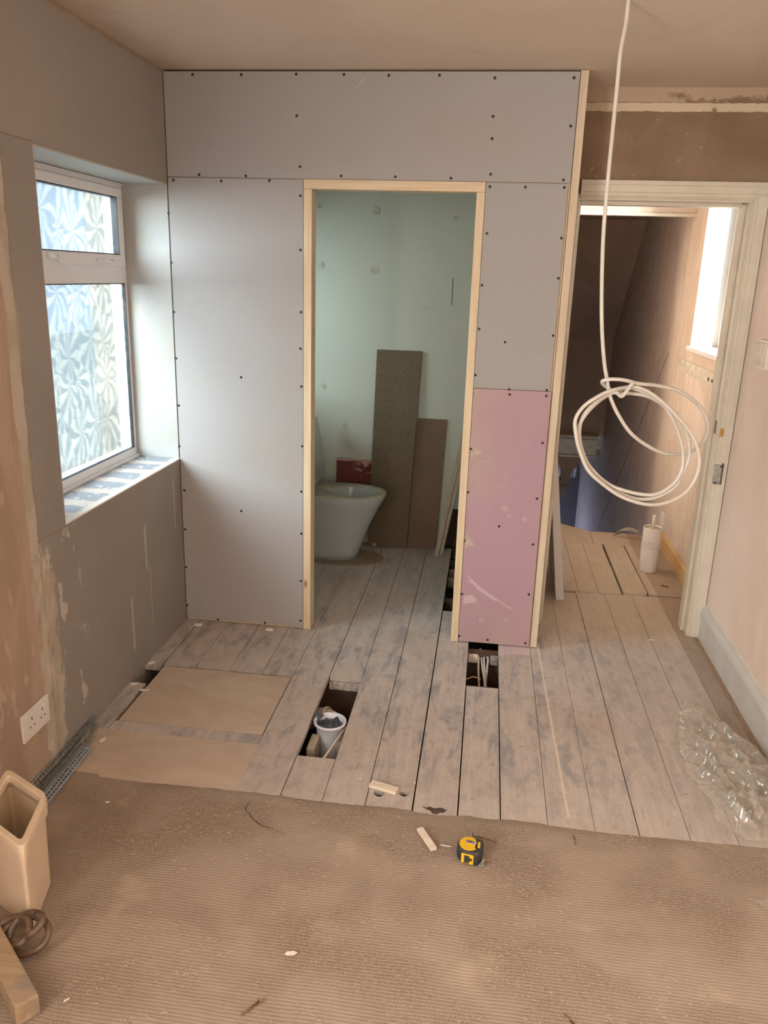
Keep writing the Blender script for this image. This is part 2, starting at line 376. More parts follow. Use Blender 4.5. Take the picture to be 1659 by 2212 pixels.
def floor_mat():
    g = G('floorboards'); X = g.xyz()
    at = g.n('ShaderNodeAttribute', attribute_name='rnd'); r = at.outputs['Fac']
    gr = g.noise(55, 5, (1,.05,1), dist=.3); mid = g.noise(9, 6, (1,.45,1), (3,3,3), dist=.8); big = g.noise(2.0, 4); f = g.noise(140, 3)
    smg = g.noise(14, 6, (1,.30,1), (11,4,2), rough=.7, dist=.6)
    c = g.mix(g.ss(gr, .3, .7), (.545,.485,.43), (.47,.41,.36))
    c = g.mix(g.ma('MULTIPLY', r, .35), c, (.54,.47,.41))
    iso = g.noise(17, 9, (1,.75,1), (1,8,2), rough=.72, dist=.4); dash = g.noise(60, 4, (1,.10,1), (6,6,6), rough=.6)
    c = g.mix(g.ma('MULTIPLY', g.ss(iso, .48, .62), .36), c, (.33,.27,.225))
    c = g.mix(g.ma('MULTIPLY', g.ma('MULTIPLY', g.ss(dash, .60, .68), g.ss(mid, .42, .6)), .6), c, (.20,.18,.18))
    zone = g.ma('MULTIPLY', g.ss(X[0], .9, .25), g.ma('MULTIPLY', g.ss(X[1], 2.1, 2.6), g.ss(X[1], 4.1, 3.5, .45, 1)))
    smz = g.ma('MULTIPLY', g.ss(smg, .47, .64), g.ma('ADD', g.ma('MULTIPLY', zone, .75), .22))
    c = g.mix(g.ma('MULTIPLY', smz, .80), c, (.27,.26,.27))
    c = g.mix(g.ma('MULTIPLY', g.ss(mid, .5, .72), .55), c, (.60,.53,.46))
    c = g.mix(g.ma('MULTIPLY', g.ss(big, .5, .7), .35), c, (.44,.33,.24))
    spk = g.noise(34, 4, (1,1,1), (6,1,3), rough=.75)
    c = g.mix(g.ma('MULTIPLY', g.ss(spk, .64, .68), .4), c, (.66,.60,.53))
    c = g.mix(g.ma('MULTIPLY', g.ss(spk, .345, .32), .6), c, (.14,.10,.08))
    # warm light on the landing side and doorway, painted as a yellowish tint
    hz = g.ma('MULTIPLY', g.ss(g.ma('ADD', X[1], g.ma('MULTIPLY', X[0], .0)), 3.45, 3.75), g.ss(X[0], .30, .33))
    c = g.mix(g.ma('MULTIPLY', hz, .38), c, (.56,.42,.26))
    # scraped paint line left by an old wall
    ln = g.ma('SUBTRACT', X[0], g.ma('ADD', .349, g.ma('MULTIPLY', g.ma('SUBTRACT', X[1], 2.2), -.026)))
    wd = g.ma('ADD', .0035, g.ma('MULTIPLY', g.ma('SUBTRACT', g.noise(30, 4), .42), .012))
    lm = g.ma('MULTIPLY', g.ma('LESS_THAN', g.ma('ABSOLUTE', ln), wd), g.ma('MULTIPLY', g.ss(X[1], 2.2, 2.23), g.ss(X[1], 3.50, 3.46)))
    c = g.mix(g.ma('MULTIPLY', lm, .85), c, (.70,.60,.49))
    # pink smear beyond the pink board, old pale strip
    pk = g.ma('MULTIPLY', g.ma('MULTIPLY', g.ss(X[0], .13, .14), g.ss(X[0], .30, .285)), g.ss(g.ma('ADD', X[1], g.ma('MULTIPLY', mid, .08)), 3.37, 3.39))
    c = g.mix(g.ma('MULTIPLY', pk, .7), c, (.66,.52,.50))
    # warm grubby strip near right skirting
    rs = g.ss(g.ma('ADD', X[0], g.ma('MULTIPLY', mid, .02)), 1.0, 1.02)
    c = g.mix(g.ma('MULTIPLY', rs, .55), c, (.27,.19,.13))
    c = g.mix(.14, c, g.mix(f, (0,0,0), (1,1,1)), 'OVERLAY')
    g.bump(g.ma('ADD', gr, g.ma('MULTIPLY', mid, .6)), .22, .002)
    return g.fin(c, .78, Specular_IOR_Level=.3)
M['floor'] = floor_mat()

def ply_mat():
    g = G('hardboard_panel'); n = g.noise(5, 6, (1,1.6,1), dist=1.2); f = g.noise(120, 3); n2 = g.noise(14, 4, (.5,1,1), (2,2,2), dist=.8)
    c = g.mix(g.ss(n, .35, .68), (.49,.39,.30), (.56,.46,.365)); c = g.mix(g.ma('MULTIPLY', g.ss(n2, .58, .68), .3), c, (.60,.50,.40))
    c = g.mix(.1, c, g.mix(f, (0,0,0), (1,1,1)), 'OVERLAY'); g.bump(n2, .1, .001)
    return g.fin(c, .7)
M['ply'] = ply_mat()

def carpet_mat():
    g = G('ribbed_carpet_backing'); X = g.xyz()
    n = g.noise(5, 4, dist=.3); n3 = g.noise(60, 4, (.55,1,1), dist=2.2); n4 = g.noise(3.2, 5, (1,1.3,1), (7,7,7), dist=.5); f = g.noise(300, 2)
    rib = g.ma('SINE', g.ma('ADD', g.ma('MULTIPLY', X[1], 640), g.ma('ADD', g.ma('MULTIPLY', n, 9), g.ma('MULTIPLY', n3, 4.2))))
    sq = g.noise(95, 3, (1,.8,1), (1,9,4), dist=4.5)
    sqm = g.ma('MULTIPLY', g.ss(sq, .53, .58), g.ss(n4, .42, .58))
    c = g.mix(g.ss(n4, .3, .7), (.385,.31,.247), (.32,.25,.192))
    c = g.mix(g.ma('MULTIPLY', g.ss(rib, -.2, -1), g.ss(n4, .35, .6, .12, .55)), c, (.19,.13,.09))
    c = g.mix(g.ma('MULTIPLY', sqm, .38), c, (.60,.49,.39)); sd = g.ma('MULTIPLY', g.ss(sq, .47, .43), g.ss(n4, .45, .6)); c = g.mix(g.ma('MULTIPLY', sd, .35), c, (.19,.13,.09))  # highlight and shadow of the squiggles painted into the carpet colour
    pale = g.ma('MULTIPLY', g.ss(n, .58, .70), .3); c = g.mix(pale, c, (.56,.46,.33))
    h = g.ma('ADD', g.ma('MULTIPLY', rib, .20), g.ma('ADD', g.ma('MULTIPLY', sqm, .9), g.ma('MULTIPLY', f, .4)))
    g.bump(h, .55, .003)
    return g.fin(c, .95, Specular_IOR_Level=.1)
M['carpet'] = carpet_mat()

def glass_mat(name, tint1, tint2, diff):
    """patterned obscure glass: part clear, part diffusing, leaf relief"""
    g = G(name); t = g.t
    v = g.n('ShaderNodeTexVoronoi', feature='F1'); nz = g.noise(6, 3, (1,1,1))
    wv = g.n('ShaderNodeVectorMath', operation='ADD'); g.put(wv.inputs[0], g.vec((1,1,.62)))
    cc = g.n('ShaderNodeCombineXYZ'); g.put(cc.inputs[1], g.ma('MULTIPLY', nz, .10)); g.put(cc.inputs[2], g.ma('MULTIPLY', nz, .06)); g.put(wv.inputs[1], cc.outputs[0])
    g.put(v.inputs['Vector'], wv.outputs[0]); v.inputs['Scale'].default_value = 7.5
    # radial leaf veins inside each cell
    vs = g.n('ShaderNodeVectorMath', operation='SUBTRACT'); 
    g.put(vs.inputs[0], wv.outputs[0]); g.put(vs.inputs[1], v.outputs['Position'])
    sp = g.n('ShaderNodeSeparateXYZ'); g.put(sp.inputs[0], vs.outputs[0])
    ang = g.ma('ARCTAN2', sp.outputs[2], sp.outputs[1])
    ray = g.ma('SINE', g.ma('ADD', g.ma('MULTIPLY', ang, 9), g.ma('MULTIPLY', v.outputs['Distance'], 3)))
    fine = g.noise(45, 4, (1,1,.5), dist=1.2)
    sep = g.n('ShaderNodeSeparateColor'); g.put(sep.inputs[0], v.outputs['Color'])
    pat = g.ma('ADD', g.ma('MULTIPLY', g.ss(ray, -.5, .6), .45), g.ma('ADD', g.ma('MULTIPLY', sep.outputs[0], .35), g.ma('MULTIPLY', fine, .35)))
    pat = g.ss(pat, .25, .95)
    col = g.mix(pat, tint1, tint2)
    tr = g.n('ShaderNodeBsdfTransparent'); g.put(tr.inputs[0], col)
    tl = g.n('ShaderNodeBsdfTranslucent'); g.put(tl.inputs[0], g.mix(pat, tuple(x*.8 for x in tint1), tint2))
    gl = g.n('ShaderNodeBsdfGlossy'); gl.inputs['Roughness'].default_value = .15; g.put(gl.inputs[0], (.9,.9,.9))
    bp = g.n('ShaderNodeBump'); g.put(bp.inputs['Height'], pat); bp.inputs['Strength'].default_value = .4; bp.inputs['Distance'].default_value = .003
    g.put(gl.inputs['Normal'], bp.outputs[0])
    m1 = g.n('ShaderNodeMixShader'); m1.inputs[0].default_value = diff; t.links.new(tr.outputs[0], m1.inputs[1]); t.links.new(tl.outputs[0], m1.inputs[2])
    m2 = g.n('ShaderNodeMixShader'); m2.inputs[0].default_value = .05; t.links.new(m1.outputs[0], m2.inputs[1]); t.links.new(gl.outputs[0], m2.inputs[2])
    t.links.new(m2.outputs[0], g.out.inputs[0])
    return g.m
M['leaf_glass'] = glass_mat('leaf_pattern_glass', (.64,.70,.73), (.90,.915,.89), .05)
M['clear_glass'] = glass_mat('dusty_clear_glass', (.92,.94,.96), (.98,.98,.98), .06)

def film_mat():
    g = G('clear_polythene'); t = g.t; n = g.noise(30, 4, dist=1)
    tr = g.n('ShaderNodeBsdfTransparent'); tr.inputs[0].default_value = (.97,.96,.94,1)
    df = g.n('ShaderNodeBsdfDiffuse'); df.inputs[0].default_value = (.74,.68,.60,1)
    gl = g.n('ShaderNodeBsdfGlossy'); gl.inputs['Roughness'].default_value = .12
    lw = g.n('ShaderNodeLayerWeight'); lw.inputs[0].default_value = .35
    m1 = g.n('ShaderNodeMixShader'); g.put(m1.inputs[0], g.ma('ADD', g.ma('MULTIPLY', lw.outputs['Facing'], .5), g.ma('ADD', .13, g.ma('MULTIPLY', g.ss(n, .45, .75), .2))))
    t.links.new(tr.outputs[0], m1.inputs[1]); t.links.new(df.outputs[0], m1.inputs[2])
    m2 = g.n('ShaderNodeMixShader'); m2.inputs[0].default_value = .13; t.links.new(m1.outputs[0], m2.inputs[1]); t.links.new(gl.outputs[0], m2.inputs[2])
    t.links.new(m2.outputs[0], g.out.inputs[0]); return g.m
M['film'] = film_mat()

# ------------------------------------------------------------------ setting: walls, ceiling
XL, XR, D, D2, CE = -1.3715, 1.11, 3.424, 3.718, 2.40
XO = -1.655                                                   # outer face of the left wall
b = MB()
b.box(XO, XL, .15, 2.401, -.45, CE); b.box(XO, XL, -1.9, -1.45, -.45, CE)     # piers either side of the nearer side window
b.box(XO, XL, -1.45, .15, -.45, .90); b.box(XO, XL, -1.45, .15, 2.10, CE)
b.box(XO, XL, 2.401, 3.4365, -.45, .797)                      # under the sill
b.box(XO, XL, 2.401, 3.4365, 1.974, CE)
b.build('wall_left', M['left_wall'], kind='structure')
b = MB()
b.box(XO, XL, 3.437, 3.72, -.45, CE); b.box(XO, XL, 4.46, 4.9, -.45, CE)
b.box(XO, XL, 3.72, 4.46, -.45, 1.02); b.box(XO, XL, 3.72, 4.46, 2.0, CE)
b.build('wall_closet_left', M['closet_green'], kind='structure')
# reveal lining: sill, head, far cheek, near cheek
b = MB(); b.box(-1.60, XL+.003, 2.401, 3.4235, .797, .802); b.build('trim_1', M['sill'], kind='structure')
b = MB(); b.box(-1.60, XL-.002, 3.4245, 3.4365, .802, 1.974); b.box(-1.60, XL, 2.402, 3.424, 1.968, 1.974); b.box(-1.60, XL, 2.4012, 2.4052, .802, 1.968)
b.build('trim_2', M['reveal'], kind='structure')
b = MB(); b.box(XR, XR+.25, -1.9, 3.84, -.45, CE); b.build('wall_right', M['pink_plaster'], kind='structure')
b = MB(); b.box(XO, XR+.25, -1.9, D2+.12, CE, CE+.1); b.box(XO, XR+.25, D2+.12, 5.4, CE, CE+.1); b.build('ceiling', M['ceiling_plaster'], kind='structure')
# rear wall with the front window opening
b = MB(); b.box(XO, -.95, -2.02, -1.9, -.45, CE); b.box(.95, XR+.25, -2.02, -1.9, -.45, CE)
b.box(-.95, .95, -2.02, -1.9, -.45, .8); b.box(-.95, .95, -2.02, -1.9, 2.12, CE); b.build('wall_rear', M['pink_plaster'], kind='structure')
# wall over and beside the landing door
b = MB(); b.box(.30, XR, D2, D2+.12, 1.99, CE); b.build('wall_over_door', M['over_door'], kind='structure')
b = MB(); b.box(.245, .325, D2+.02, D2+.12, -.2, 1.99); b.box(1.062, XR, D2, D2+.12, -.2, 1.99); b.build('wall_door_side', M['pink_plaster'], kind='structure')
# closet / landing dividing wall and closet back
b = MB(); b.box(.21, .31, 3.50, 9.7, -.02, CE); b.box(.21,.31,5.4,9.7,-3,-.02); b.build('wall_landing_left', M['stair_brown'], kind='structure')
b = MB(); b.box(.31, .314, D2+.125, 5.33, 0, CE); b.build('wall_landing_bounce', M['hall_plaster'], kind='structure')  # unseen pale skin added to bounce light onto the landing's right wall
b = MB(); b.box(XL, -.20, 4.76, 4.86, -.2, CE); b.box(-.20, .21, 4.76, 4.86, .26, CE); b.build('wall_closet_back', M['closet_green'], kind='structure')
b = MB(); b.box(.198, .21, 3.512, 4.76, .0, CE); b.build('wall_closet_right', M['closet_green'], kind='structure')
b = MB(); b.box(-.25, .21, 4.87, 4.9, -.4, .3); b.build('wall_closet_void', M['joist'], kind='structure')
# landing outer wall with its window
HX = 1.195
def hall_right_mat():
    g = G('landing_wall_finish'); X = g.xyz(); y, z = X[1], X[2]
    n = g.noise(3, 6, (1,1,.45), dist=.7); n2 = g.noise(16, 5, (1,1,.4), (3,3,3), dist=.8); f = g.noise(120, 2)
    pk = g.mix(g.ss(n, .35, .65), (.70,.585,.48), (.60,.47,.36)); pk = g.mix(g.ma('MULTIPLY', g.ss(n2, .52, .62), .45), pk, (.76,.67,.57))
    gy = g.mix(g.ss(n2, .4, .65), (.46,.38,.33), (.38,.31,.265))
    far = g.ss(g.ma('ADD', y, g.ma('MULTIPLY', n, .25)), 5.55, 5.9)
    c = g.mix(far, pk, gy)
    # old stair string line
    ln = g.ma('SUBTRACT', z, g.ma('ADD', 1.184, g.ma('MULTIPLY', g.ma('SUBTRACT', y, 5.622), -.881)))
    c = g.mix(g.ma('MULTIPLY', g.ma('MULTIPLY', g.ma('LESS_THAN', g.ma('ABSOLUTE', ln), .012), g.ma('GREATER_THAN', y, 5.60)), .7), c, (.13,.08,.05))
    cr = g.ma('ABSOLUTE', g.ma('SUBTRACT', g.ma('ADD', y, g.ma('MULTIPLY', g.noise(4, 4, (1,1,.6)), .10)), 5.50))
    c = g.mix(g.ma('MULTIPLY', g.ma('MULTIPLY', g.ss(cr, .008, .003), g.ss(z, 1.2, 1.3)), .6), c, (.36,.22,.12))
    c = g.mix(.1, c, g.mix(f, (0,0,0), (1,1,1)), 'OVERLAY'); g.bump(n2, .15, .002)
    return g.fin(c, .75)
M['hall_right'] = hall_right_mat()
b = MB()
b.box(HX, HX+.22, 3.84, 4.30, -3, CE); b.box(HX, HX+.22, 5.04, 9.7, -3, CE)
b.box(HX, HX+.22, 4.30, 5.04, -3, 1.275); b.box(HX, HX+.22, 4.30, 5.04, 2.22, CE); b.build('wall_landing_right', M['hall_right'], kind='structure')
b = MB(); b.box(.31, HX, 5.33, 5.38, 2.045, CE); b.build('wall_stair_downstand', M['hall_plaster'], kind='structure')
b = MB(); b.box(.31, HX, 5.322, 5.385, 2.028, 2.045, .002); b.build('trim_3', M['cream'], kind='structure')
b = MB(); b.box(.31, HX, 5.38, 7.0, 2.12, 2.2)
b.prism([(.31,7.0,2.12),(.31,8.1,1.11),(.31,8.1,1.2),(.31,7.0,2.2)], (HX-.31,0,0)); b.box(.31, HX, 8.1, 8.18, .16, 1.2)
b.box(.31, HX, 8.18, 9.7, -.06, .0); b.build('ceiling_stairs', M['stair_brown'], kind='structure')
b = MB(); b.box(.31, HX-.06, 8.02, 8.1, -.055, .15); b.box(.31, HX-.05, 7.99, 8.1, .15, .165, .004); b.box(.31, HX-.06, 8.0, 8.1, .118, .13, .003); b.box(.31, HX-.06, 8.0, 8.1, -.055, -.035, .003)
b.build('trim_4', M['cream_worn'], kind='structure')
def streak_mat():
    g = G('streaked_plaster'); n = g.noise(22, 5, (1,1,.12), dist=.8); X = g.xyz()
    c = g.mix(g.ss(n, .42, .66), (.07,.065,.075), (.70,.70,.70)); 
    c = g.mix(g.ss(X[2], -.62, -.66), c, (.09,.07,.08)); return g.fin(c, .6)
b = MB(); b.box(.31, HX, 9.6, 9.7, -3, 0); b.build('wall_lower_hall', streak_mat(), kind='structure')
b = MB(); b.box(.21, HX+.22, 5.38, 9.7, -3.1, -3); b.build('floor_lower_hall', M['stair_brown'], kind='structure')
# carved bracket under the stair arch
y0 = 8.02
pts = [(.66,y0,-.057),(1.05,y0,-.057),(.94,y0,-.20),(.905,y0,-.36),(.90,y0,-.43),(.87,y0,-.50),(.845,y0,-.43),(.80,y0,-.27),(.835,y0,-.30),(.835,y0,-.25),(.82,y0,-.18),(.77,y0,-.10)]
pts = [(p[0]-.02,p[1],p[2]) for p in pts]
o = MB().prism(pts, (0,.07,0)).box(.80,.90,y0-.015,y0+.08,-.37,-.355).build('arch_bracket', M['stair_brown'])
tag(o, 'dark moulded arch bracket hanging under the beam at the foot of the stairs', 'bracket')

b = MB()
for a in ((2.30,2.401,.75,2.02),(3.4375,3.56,.75,2.02)): b.box(-1.75, XO-.001, *a)
b.box(-1.76, XO-.001, 2.30, 3.56, .70, .80); b.build('wall_outer_brick', simple('outer_brick', (.20,.17,.13), .9, .2, 14), kind='structure')
b = MB(); b.box(-6.1, -6, 1.5, 18, -3, .7)
b.build('wall_garden', simple('rendered_garden_wall', (.80,.78,.66), .9), kind='structure')
# ------------------------------------------------------------------ floor: boards with real gaps and holes
SE = [-1.371,-1.300,-1.157,-1.005,-.862,-.730,-.577,-.438,-.298,-.146,-.001,.134,.281,.425,.560,.714,.858,1.000,1.13]
gapw = {1:.006,2:.002,3:.002,4:.002,5:.002,6:.0035,7:.002,8:.003,9:.004,10:.0045,11:.004,12:.002,13:.0015,14:.0035,15:.0022,16:.0022,17:.002,18:0}
fb = MB(); rl = fb.bm.verts.layers.float.new('rnd')
def fboard(x0, x1, y0, y1, z1=0, z0=-.021):
    before = set(fb.bm.verts)
    fb.box(x0, x1, y0, y1, z0, z1)
    r = random.random()
    for v in fb.bm.verts:
        if v not in before: v[rl] = r
def frow(i, segs):
    x0 = SE[i]+gapw.get(i, 0)/2; x1 = SE[i+1]-gapw.get(i+1, 0)/2
    for a, c in segs: fboard(x0, x1, a, c)
BK = 4.76
g_ = .0012
frow(0, [(-1.9,2.155),(2.155,2.79),(2.94,BK)])
for i in (1,2,3,4): frow(i, [(-1.9,2.155),(2.962,BK)])
frow(5, [(-1.9,2.155),(2.155,2.378),(2.381,BK)])
frow(6, [(-1.9,2.155),(2.155,2.400),(2.990,BK)])
def fhole(x0, x1, y0, y1, cx, cy, rad, rv, n=32):
    C = []; Q = []
    for i in range(n):
        a = 2*math.pi*i/n; dx, dy = math.cos(a), math.sin(a); k = 9
        if dx: k = min(k, ((x1 if dx > 0 else x0)-cx)/dx)
        if dy: k = min(k, ((y1 if dy > 0 else y0)-cy)/dy)
        C.append((cx+rad*dx, cy+rad*dy)); Q.append((cx+k*dx, cy+k*dy))
    for (px, py) in ((x0,y0),(x1,y0),(x1,y1),(x0,y1)):
        j = min(range(n), key=lambda m: (Q[m][0]-px)**2+(Q[m][1]-py)**2); Q[j] = (px, py)
    before = set(fb.bm.verts)
    fb.loft([[(x,y,-.021) for x,y in C], [(x,y,0) for x,y in C], [(x,y,0) for x,y in Q], [(x,y,-.021) for x,y in Q]], False, False, smooth=False)
    for v in fb.bm.verts:
        if v not in before: v[rl] = rv
frow(7, [(-1.9,2.155),(2.155,2.356),(2.358,3.032),(3.034,4.12),(4.122,BK)])
xa, xb = SE[8]+.0015, SE[9]-.002
fhole(xa, -.221, 2.15, 2.40, -.262, 2.236, .0175, .4); fhole(-.221, xb, 2.15, 2.40, -.180, 2.251, .0175, .4)
frow(8, [(-1.9,2.15),(3.034,BK)])
_b = set(fb.bm.verts); fb.box(xa, xb, 2.40, 3.032, -.021, 0)
for v in fb.bm.verts:
    if v not in _b: v[rl] = .4
# column 9 loses its far end to the open trench in the closet
x0 = SE[9]+.003; x1 = SE[10]-.0022
fboard(x0, x1, -1.9, 2.15); fboard(x0, x1, 2.153, 2.357); fboard(x0, x1, 2.359, 3.032); fboard(x0, x1, 3.034, 3.775)
frow(10, [(-1.9,3.012)])
x0 = SE[11]+.002; x1 = SE[12]-.001
frow(11, [(-1.9,3.55),(3.552,BK)])
LS = {12:.425, 13:.56}
frow(12, [(-1.9,4.16)]); frow(13, [(-1.9,4.16)]); frow(14, [(-1.9,4.18)]); frow(15, [(-1.9,4.19)]); frow(16, [(-1.9,4.19)])
frow(17, [(-1.9,4.196)])
# landing boards run on from a cross joint
LX = [.31,.445,.577,.688,.812]
for a, c in zip(LX, LX[1:]): fboard(a+.0012, c-.0012, 4.185, 5.06)
fboard(.958, HX, 4.215, 5.06)
fboard(1.131, HX, 3.84, 4.196)
fboard(.765, HX, 5.062, 5.33); 
fb.prism([(.31,5.062,-.021),(.762,5.062,-.021),(.762,5.33,-.021),(.58,5.476,-.021),(.31,5.69,-.021)], (0,0,.021))
fboard(.281, .31, 3.55, BK)
# hardboard strips round the hatch
fboard(-1.300, -.730, 2.443, 2.503)
floor = fb.build('floor', M['floor'], kind='structure')
b = MB(); b.box(-1.340, -.726, 2.150, 2.441, -.021, .0012, .0008)
tag(b.build('hardboard_sheet', M['ply']), 'dusty brown board let into the floor, at the carpet edge below the square hatch', 'board')
b = MB(); b.box(-1.288, -.733, 2.507, 2.946, -.021, .001, .001)
tag(b.build('hatch_panel', M['ply']), 'large square plain floor hatch panel beside the grey left wall', 'panel')
# joists, edge of the stairwell and the dark void
b = MB()
for yy in (2.33, 3.008, 3.36, 3.95, 4.55): b.box(XL, 1.1, yy, yy+.05, -.20, -.0215)
j = b.build('joist', M['joist'], parent=floor)
b = MB(); b.box(.31, HX, 5.36, 5.38, -.25, -.022); b.build('stair_nosing', M['joist'], parent=floor)
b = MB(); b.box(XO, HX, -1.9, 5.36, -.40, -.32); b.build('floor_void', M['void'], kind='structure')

# carpet with a wavering cut edge
b = MB(); N = 220; top = []; random.seed(3)
ex = []
for i in range(N+1):
    x = -1.360+(XR-.02+1.360)*i/N
    e = 2.166+.016*mnoise.noise(Vector((x*3, 1.3, 0)))+.005*mnoise.noise(Vector((x*22, 4, 0)))+.003*mnoise.noise(Vector((x*75, 9, 0)))
    if x < -1.2: e += .012
    e -= .016*math.exp(-((x+.07)/.09)**2)+.012*math.exp(-((x-.10)/.05)**2)
    ex.append((x, e))
NY = 60; grid = []
for x, e in ex:
    col_ = []
    for k in range(NY+1):
        t = k/NY; y = -1.88+(e+1.88)*(t**.35)
        z = .006+.0035*mnoise.noise(Vector((x*1.6, y*1.6, 2)))+.0016*mnoise.noise(Vector((x*9, y*9, 5)))
        if k == NY: z = .0008
        col_.append(b.bm.verts.new((x, y, max(z, .0008))))
    grid.append(col_)
for i in range(N):
    for k in range(NY):
        f = b.bm.faces.new((grid[i][k], grid[i+1][k], grid[i+1][k+1], grid[i][k+1])); f.smooth = True
carpet = tag(b.build('carpet', M['carpet'], org=(0,0,0)), 'worn brown ribbed carpet backing covering the near half of the floor', 'carpet')
# loose curled fibres of the backing (uncountable)
b = MB(); random.seed(5)
for i in range(9000):
    x = random.uniform(-1.05, 1.05); y = random.uniform(.95, 2.15)
    dn = mnoise.noise(Vector((x*3.1, y*5.0, 7)))+.5*mnoise.noise(Vector((x*9, y*14, 1)))
    if random.random() > .25+dn*1.6: continue
    if x < -.85 and y < 1.75: continue
    a = random.uniform(-.6, .6)+(math.pi if random.random() < .5 else 0)+(random.random() < .35)*random.uniform(-1.2, 1.2)
    L_ = random.uniform(.006, .017); cv = random.uniform(-2.2, 2.2); hw = random.uniform(.0004, .0008); P = []
    px, py = x, y
    for k in range(4):
        P.append((px, py, .008+.0035*mnoise.noise(Vector((x*1.6, y*1.6, 2)))+.002*math.sin(k/3*math.pi)))
        aa = a+cv*(k/3); px += math.cos(aa)*L_/3; py += math.sin(aa)*L_/3
    for k in range(3):
        p, q = Vector(P[k]), Vector(P[k+1]); n_ = (q-p).cross(Vector((0,0,1))).normalized()*hw
        b.quad(p-n_, q-n_, q+n_+Vector((0,0,.0006)), p+n_+Vector((0,0,.0006)))
fib = b.build('loose_fibre', simple('fibre', (.46,.35,.26), .9, .2, 60), parent=carpet); fib['kind'] = 'stuff'

M['tear'] = simple('dark_tear', (.07,.045,.03), .95)
def tear(P, w_, seed):
    random.seed(seed); out = []; Q = cat_spline([(x, y, 0) for x, y in P], 5)
    L1, L2 = [], []
    for i, p in enumerate(Q):
        t_ = (Q[min(i+1, len(Q)-1)]-Q[max(0, i-1)]).normalized(); n_ = Vector((-t_.y, t_.x, 0)); k = w_*random.uniform(.25, 1)*(.15+math.sin(math.pi*(i+.3)/len(Q)))
        j = n_*random.uniform(-.002, .002); z = .0088+.0035*mnoise.noise(Vector((p.x*1.6, p.y*1.6, 2)))
        L1.append(p+n_*k+j+Vector((0,0,z))); L2.append(p-n_*k+j+Vector((0,0,z)))
    b = MB()
    for i in range(len(Q)-1): b.quad(L1[i], L1[i+1], L2[i+1], L2[i])
    b.build('tear', M['tear'], parent=carpet)
tear([(-.652,2.124),(-.660,2.100),(-.664,2.074),(-.642,2.049),(-.629,2.033),(-.594,2.005),(-.560,1.997),(-.506,1.973)], .0022, 1)
tear([(.049,2.086),(.052,2.066),(.088,2.062),(.128,2.045)], .0022, 2)
tear([(.353,2.125),(.358,2.08)], .002, 5)
tear([(.27,1.49),(.29,1.465),(.305,1.42),(.308,1.39)], .003, 3)

# ------------------------------------------------------------------ partition
b = MB()
b.box(XL+.001, -.795, 3.4375, 3.505, .0, 2.395); b.box(-.05, .278, 3.4375, 3.505, .0, 2.395); b.box(-.795, -.05, 3.4375, 3.505, 2.0, 2.395)
b.mi = 1
b.box(XL+.001, -.795, 3.505, 3.512, 0, 2.395); b.box(-.05, .199, 3.505, 3.512, 0, 2.395); b.box(-.795, -.05, 3.505, 3.512, 2.0, 2.395)
b.build('wall_partition', [M['stud'], M['closet_green']], kind='structure')
o = MB().box(.2795, .3095, 3.4285, 3.497, .004, 2.398, .001).build('end_stud', wood('pale_stud', (.66,.56,.42), (.60,.49,.35)))
tag(o, 'tall pale timber stud closing the right end of the partition', 'stud')
from_px = {}
SCR = {
 'header': [(-1.193,2.376),(-.92,2.384),(-.619,2.391),(-.358,2.388),(-.114,2.387),(.163,2.393),(.47,2.38)],
}
# screws were read off the photograph on the partition face: (x, z)
SCREWS = {'header': [(-1.245, 2.38), (-1.044, 2.38), (-0.821, 2.382), (-0.63, 2.381), (-0.453, 2.378), (-0.256, 2.379), (-0.043, 2.37), (0.255, 2.371), (0.258, 2.204), (-0.041, 2.236), (-0.039, 2.157), (-0.036, 2.028), (0.248, 2.011), (-0.192, 2.011), (-0.415, 2.013), (-0.636, 2.013), (-0.806, 2.045), (-0.819, 2.233), (-1.033, 2.007), (-1.232, 2.009)], 'left': [(-1.344, 1.986), (-1.138, 1.986), (-0.934, 1.991), (-0.804, 1.935), (-0.804, 1.724), (-0.802, 1.472), (-0.804, 1.319), (-0.8, 1.156), (-0.796, 0.89), (-0.8, 0.68), (-0.8, 0.479), (-0.802, 0.245), (-0.804, 0.042), (-0.979, 0.016), (-1.212, 0.013), (-1.363, 0.075), (-1.361, 0.271), (-1.358, 0.461), (-1.354, 0.651), (-1.369, 0.858), (-1.363, 1.045), (-1.366, 1.254), (-1.366, 1.453), (-1.368, 1.658), (-1.371, 1.857), (-1.071, 1.184), (-1.084, 0.569)], 'right': [(-0.036, 1.982), (0.103, 1.983), (0.254, 1.984), (0.26, 1.796), (0.262, 1.642), (0.261, 1.415), (0.067, 1.381), (0.255, 1.19), (0.098, 1.186), (-0.047, 1.24), (-0.044, 1.43), (-0.043, 1.606), (-0.036, 1.807)], 'pink': [(-0.044, 1.162), (0.102, 1.165), (0.255, 1.166), (0.256, 0.964), (0.253, 0.716), (0.253, 0.504), (0.254, 0.265), (0.258, 0.023), (0.084, 0.024), (-0.048, 0.031), (-0.047, 0.242), (-0.048, 0.726), (-0.047, 0.92), (0.098, 0.578), (-0.049, 0.5)]}
scm = None
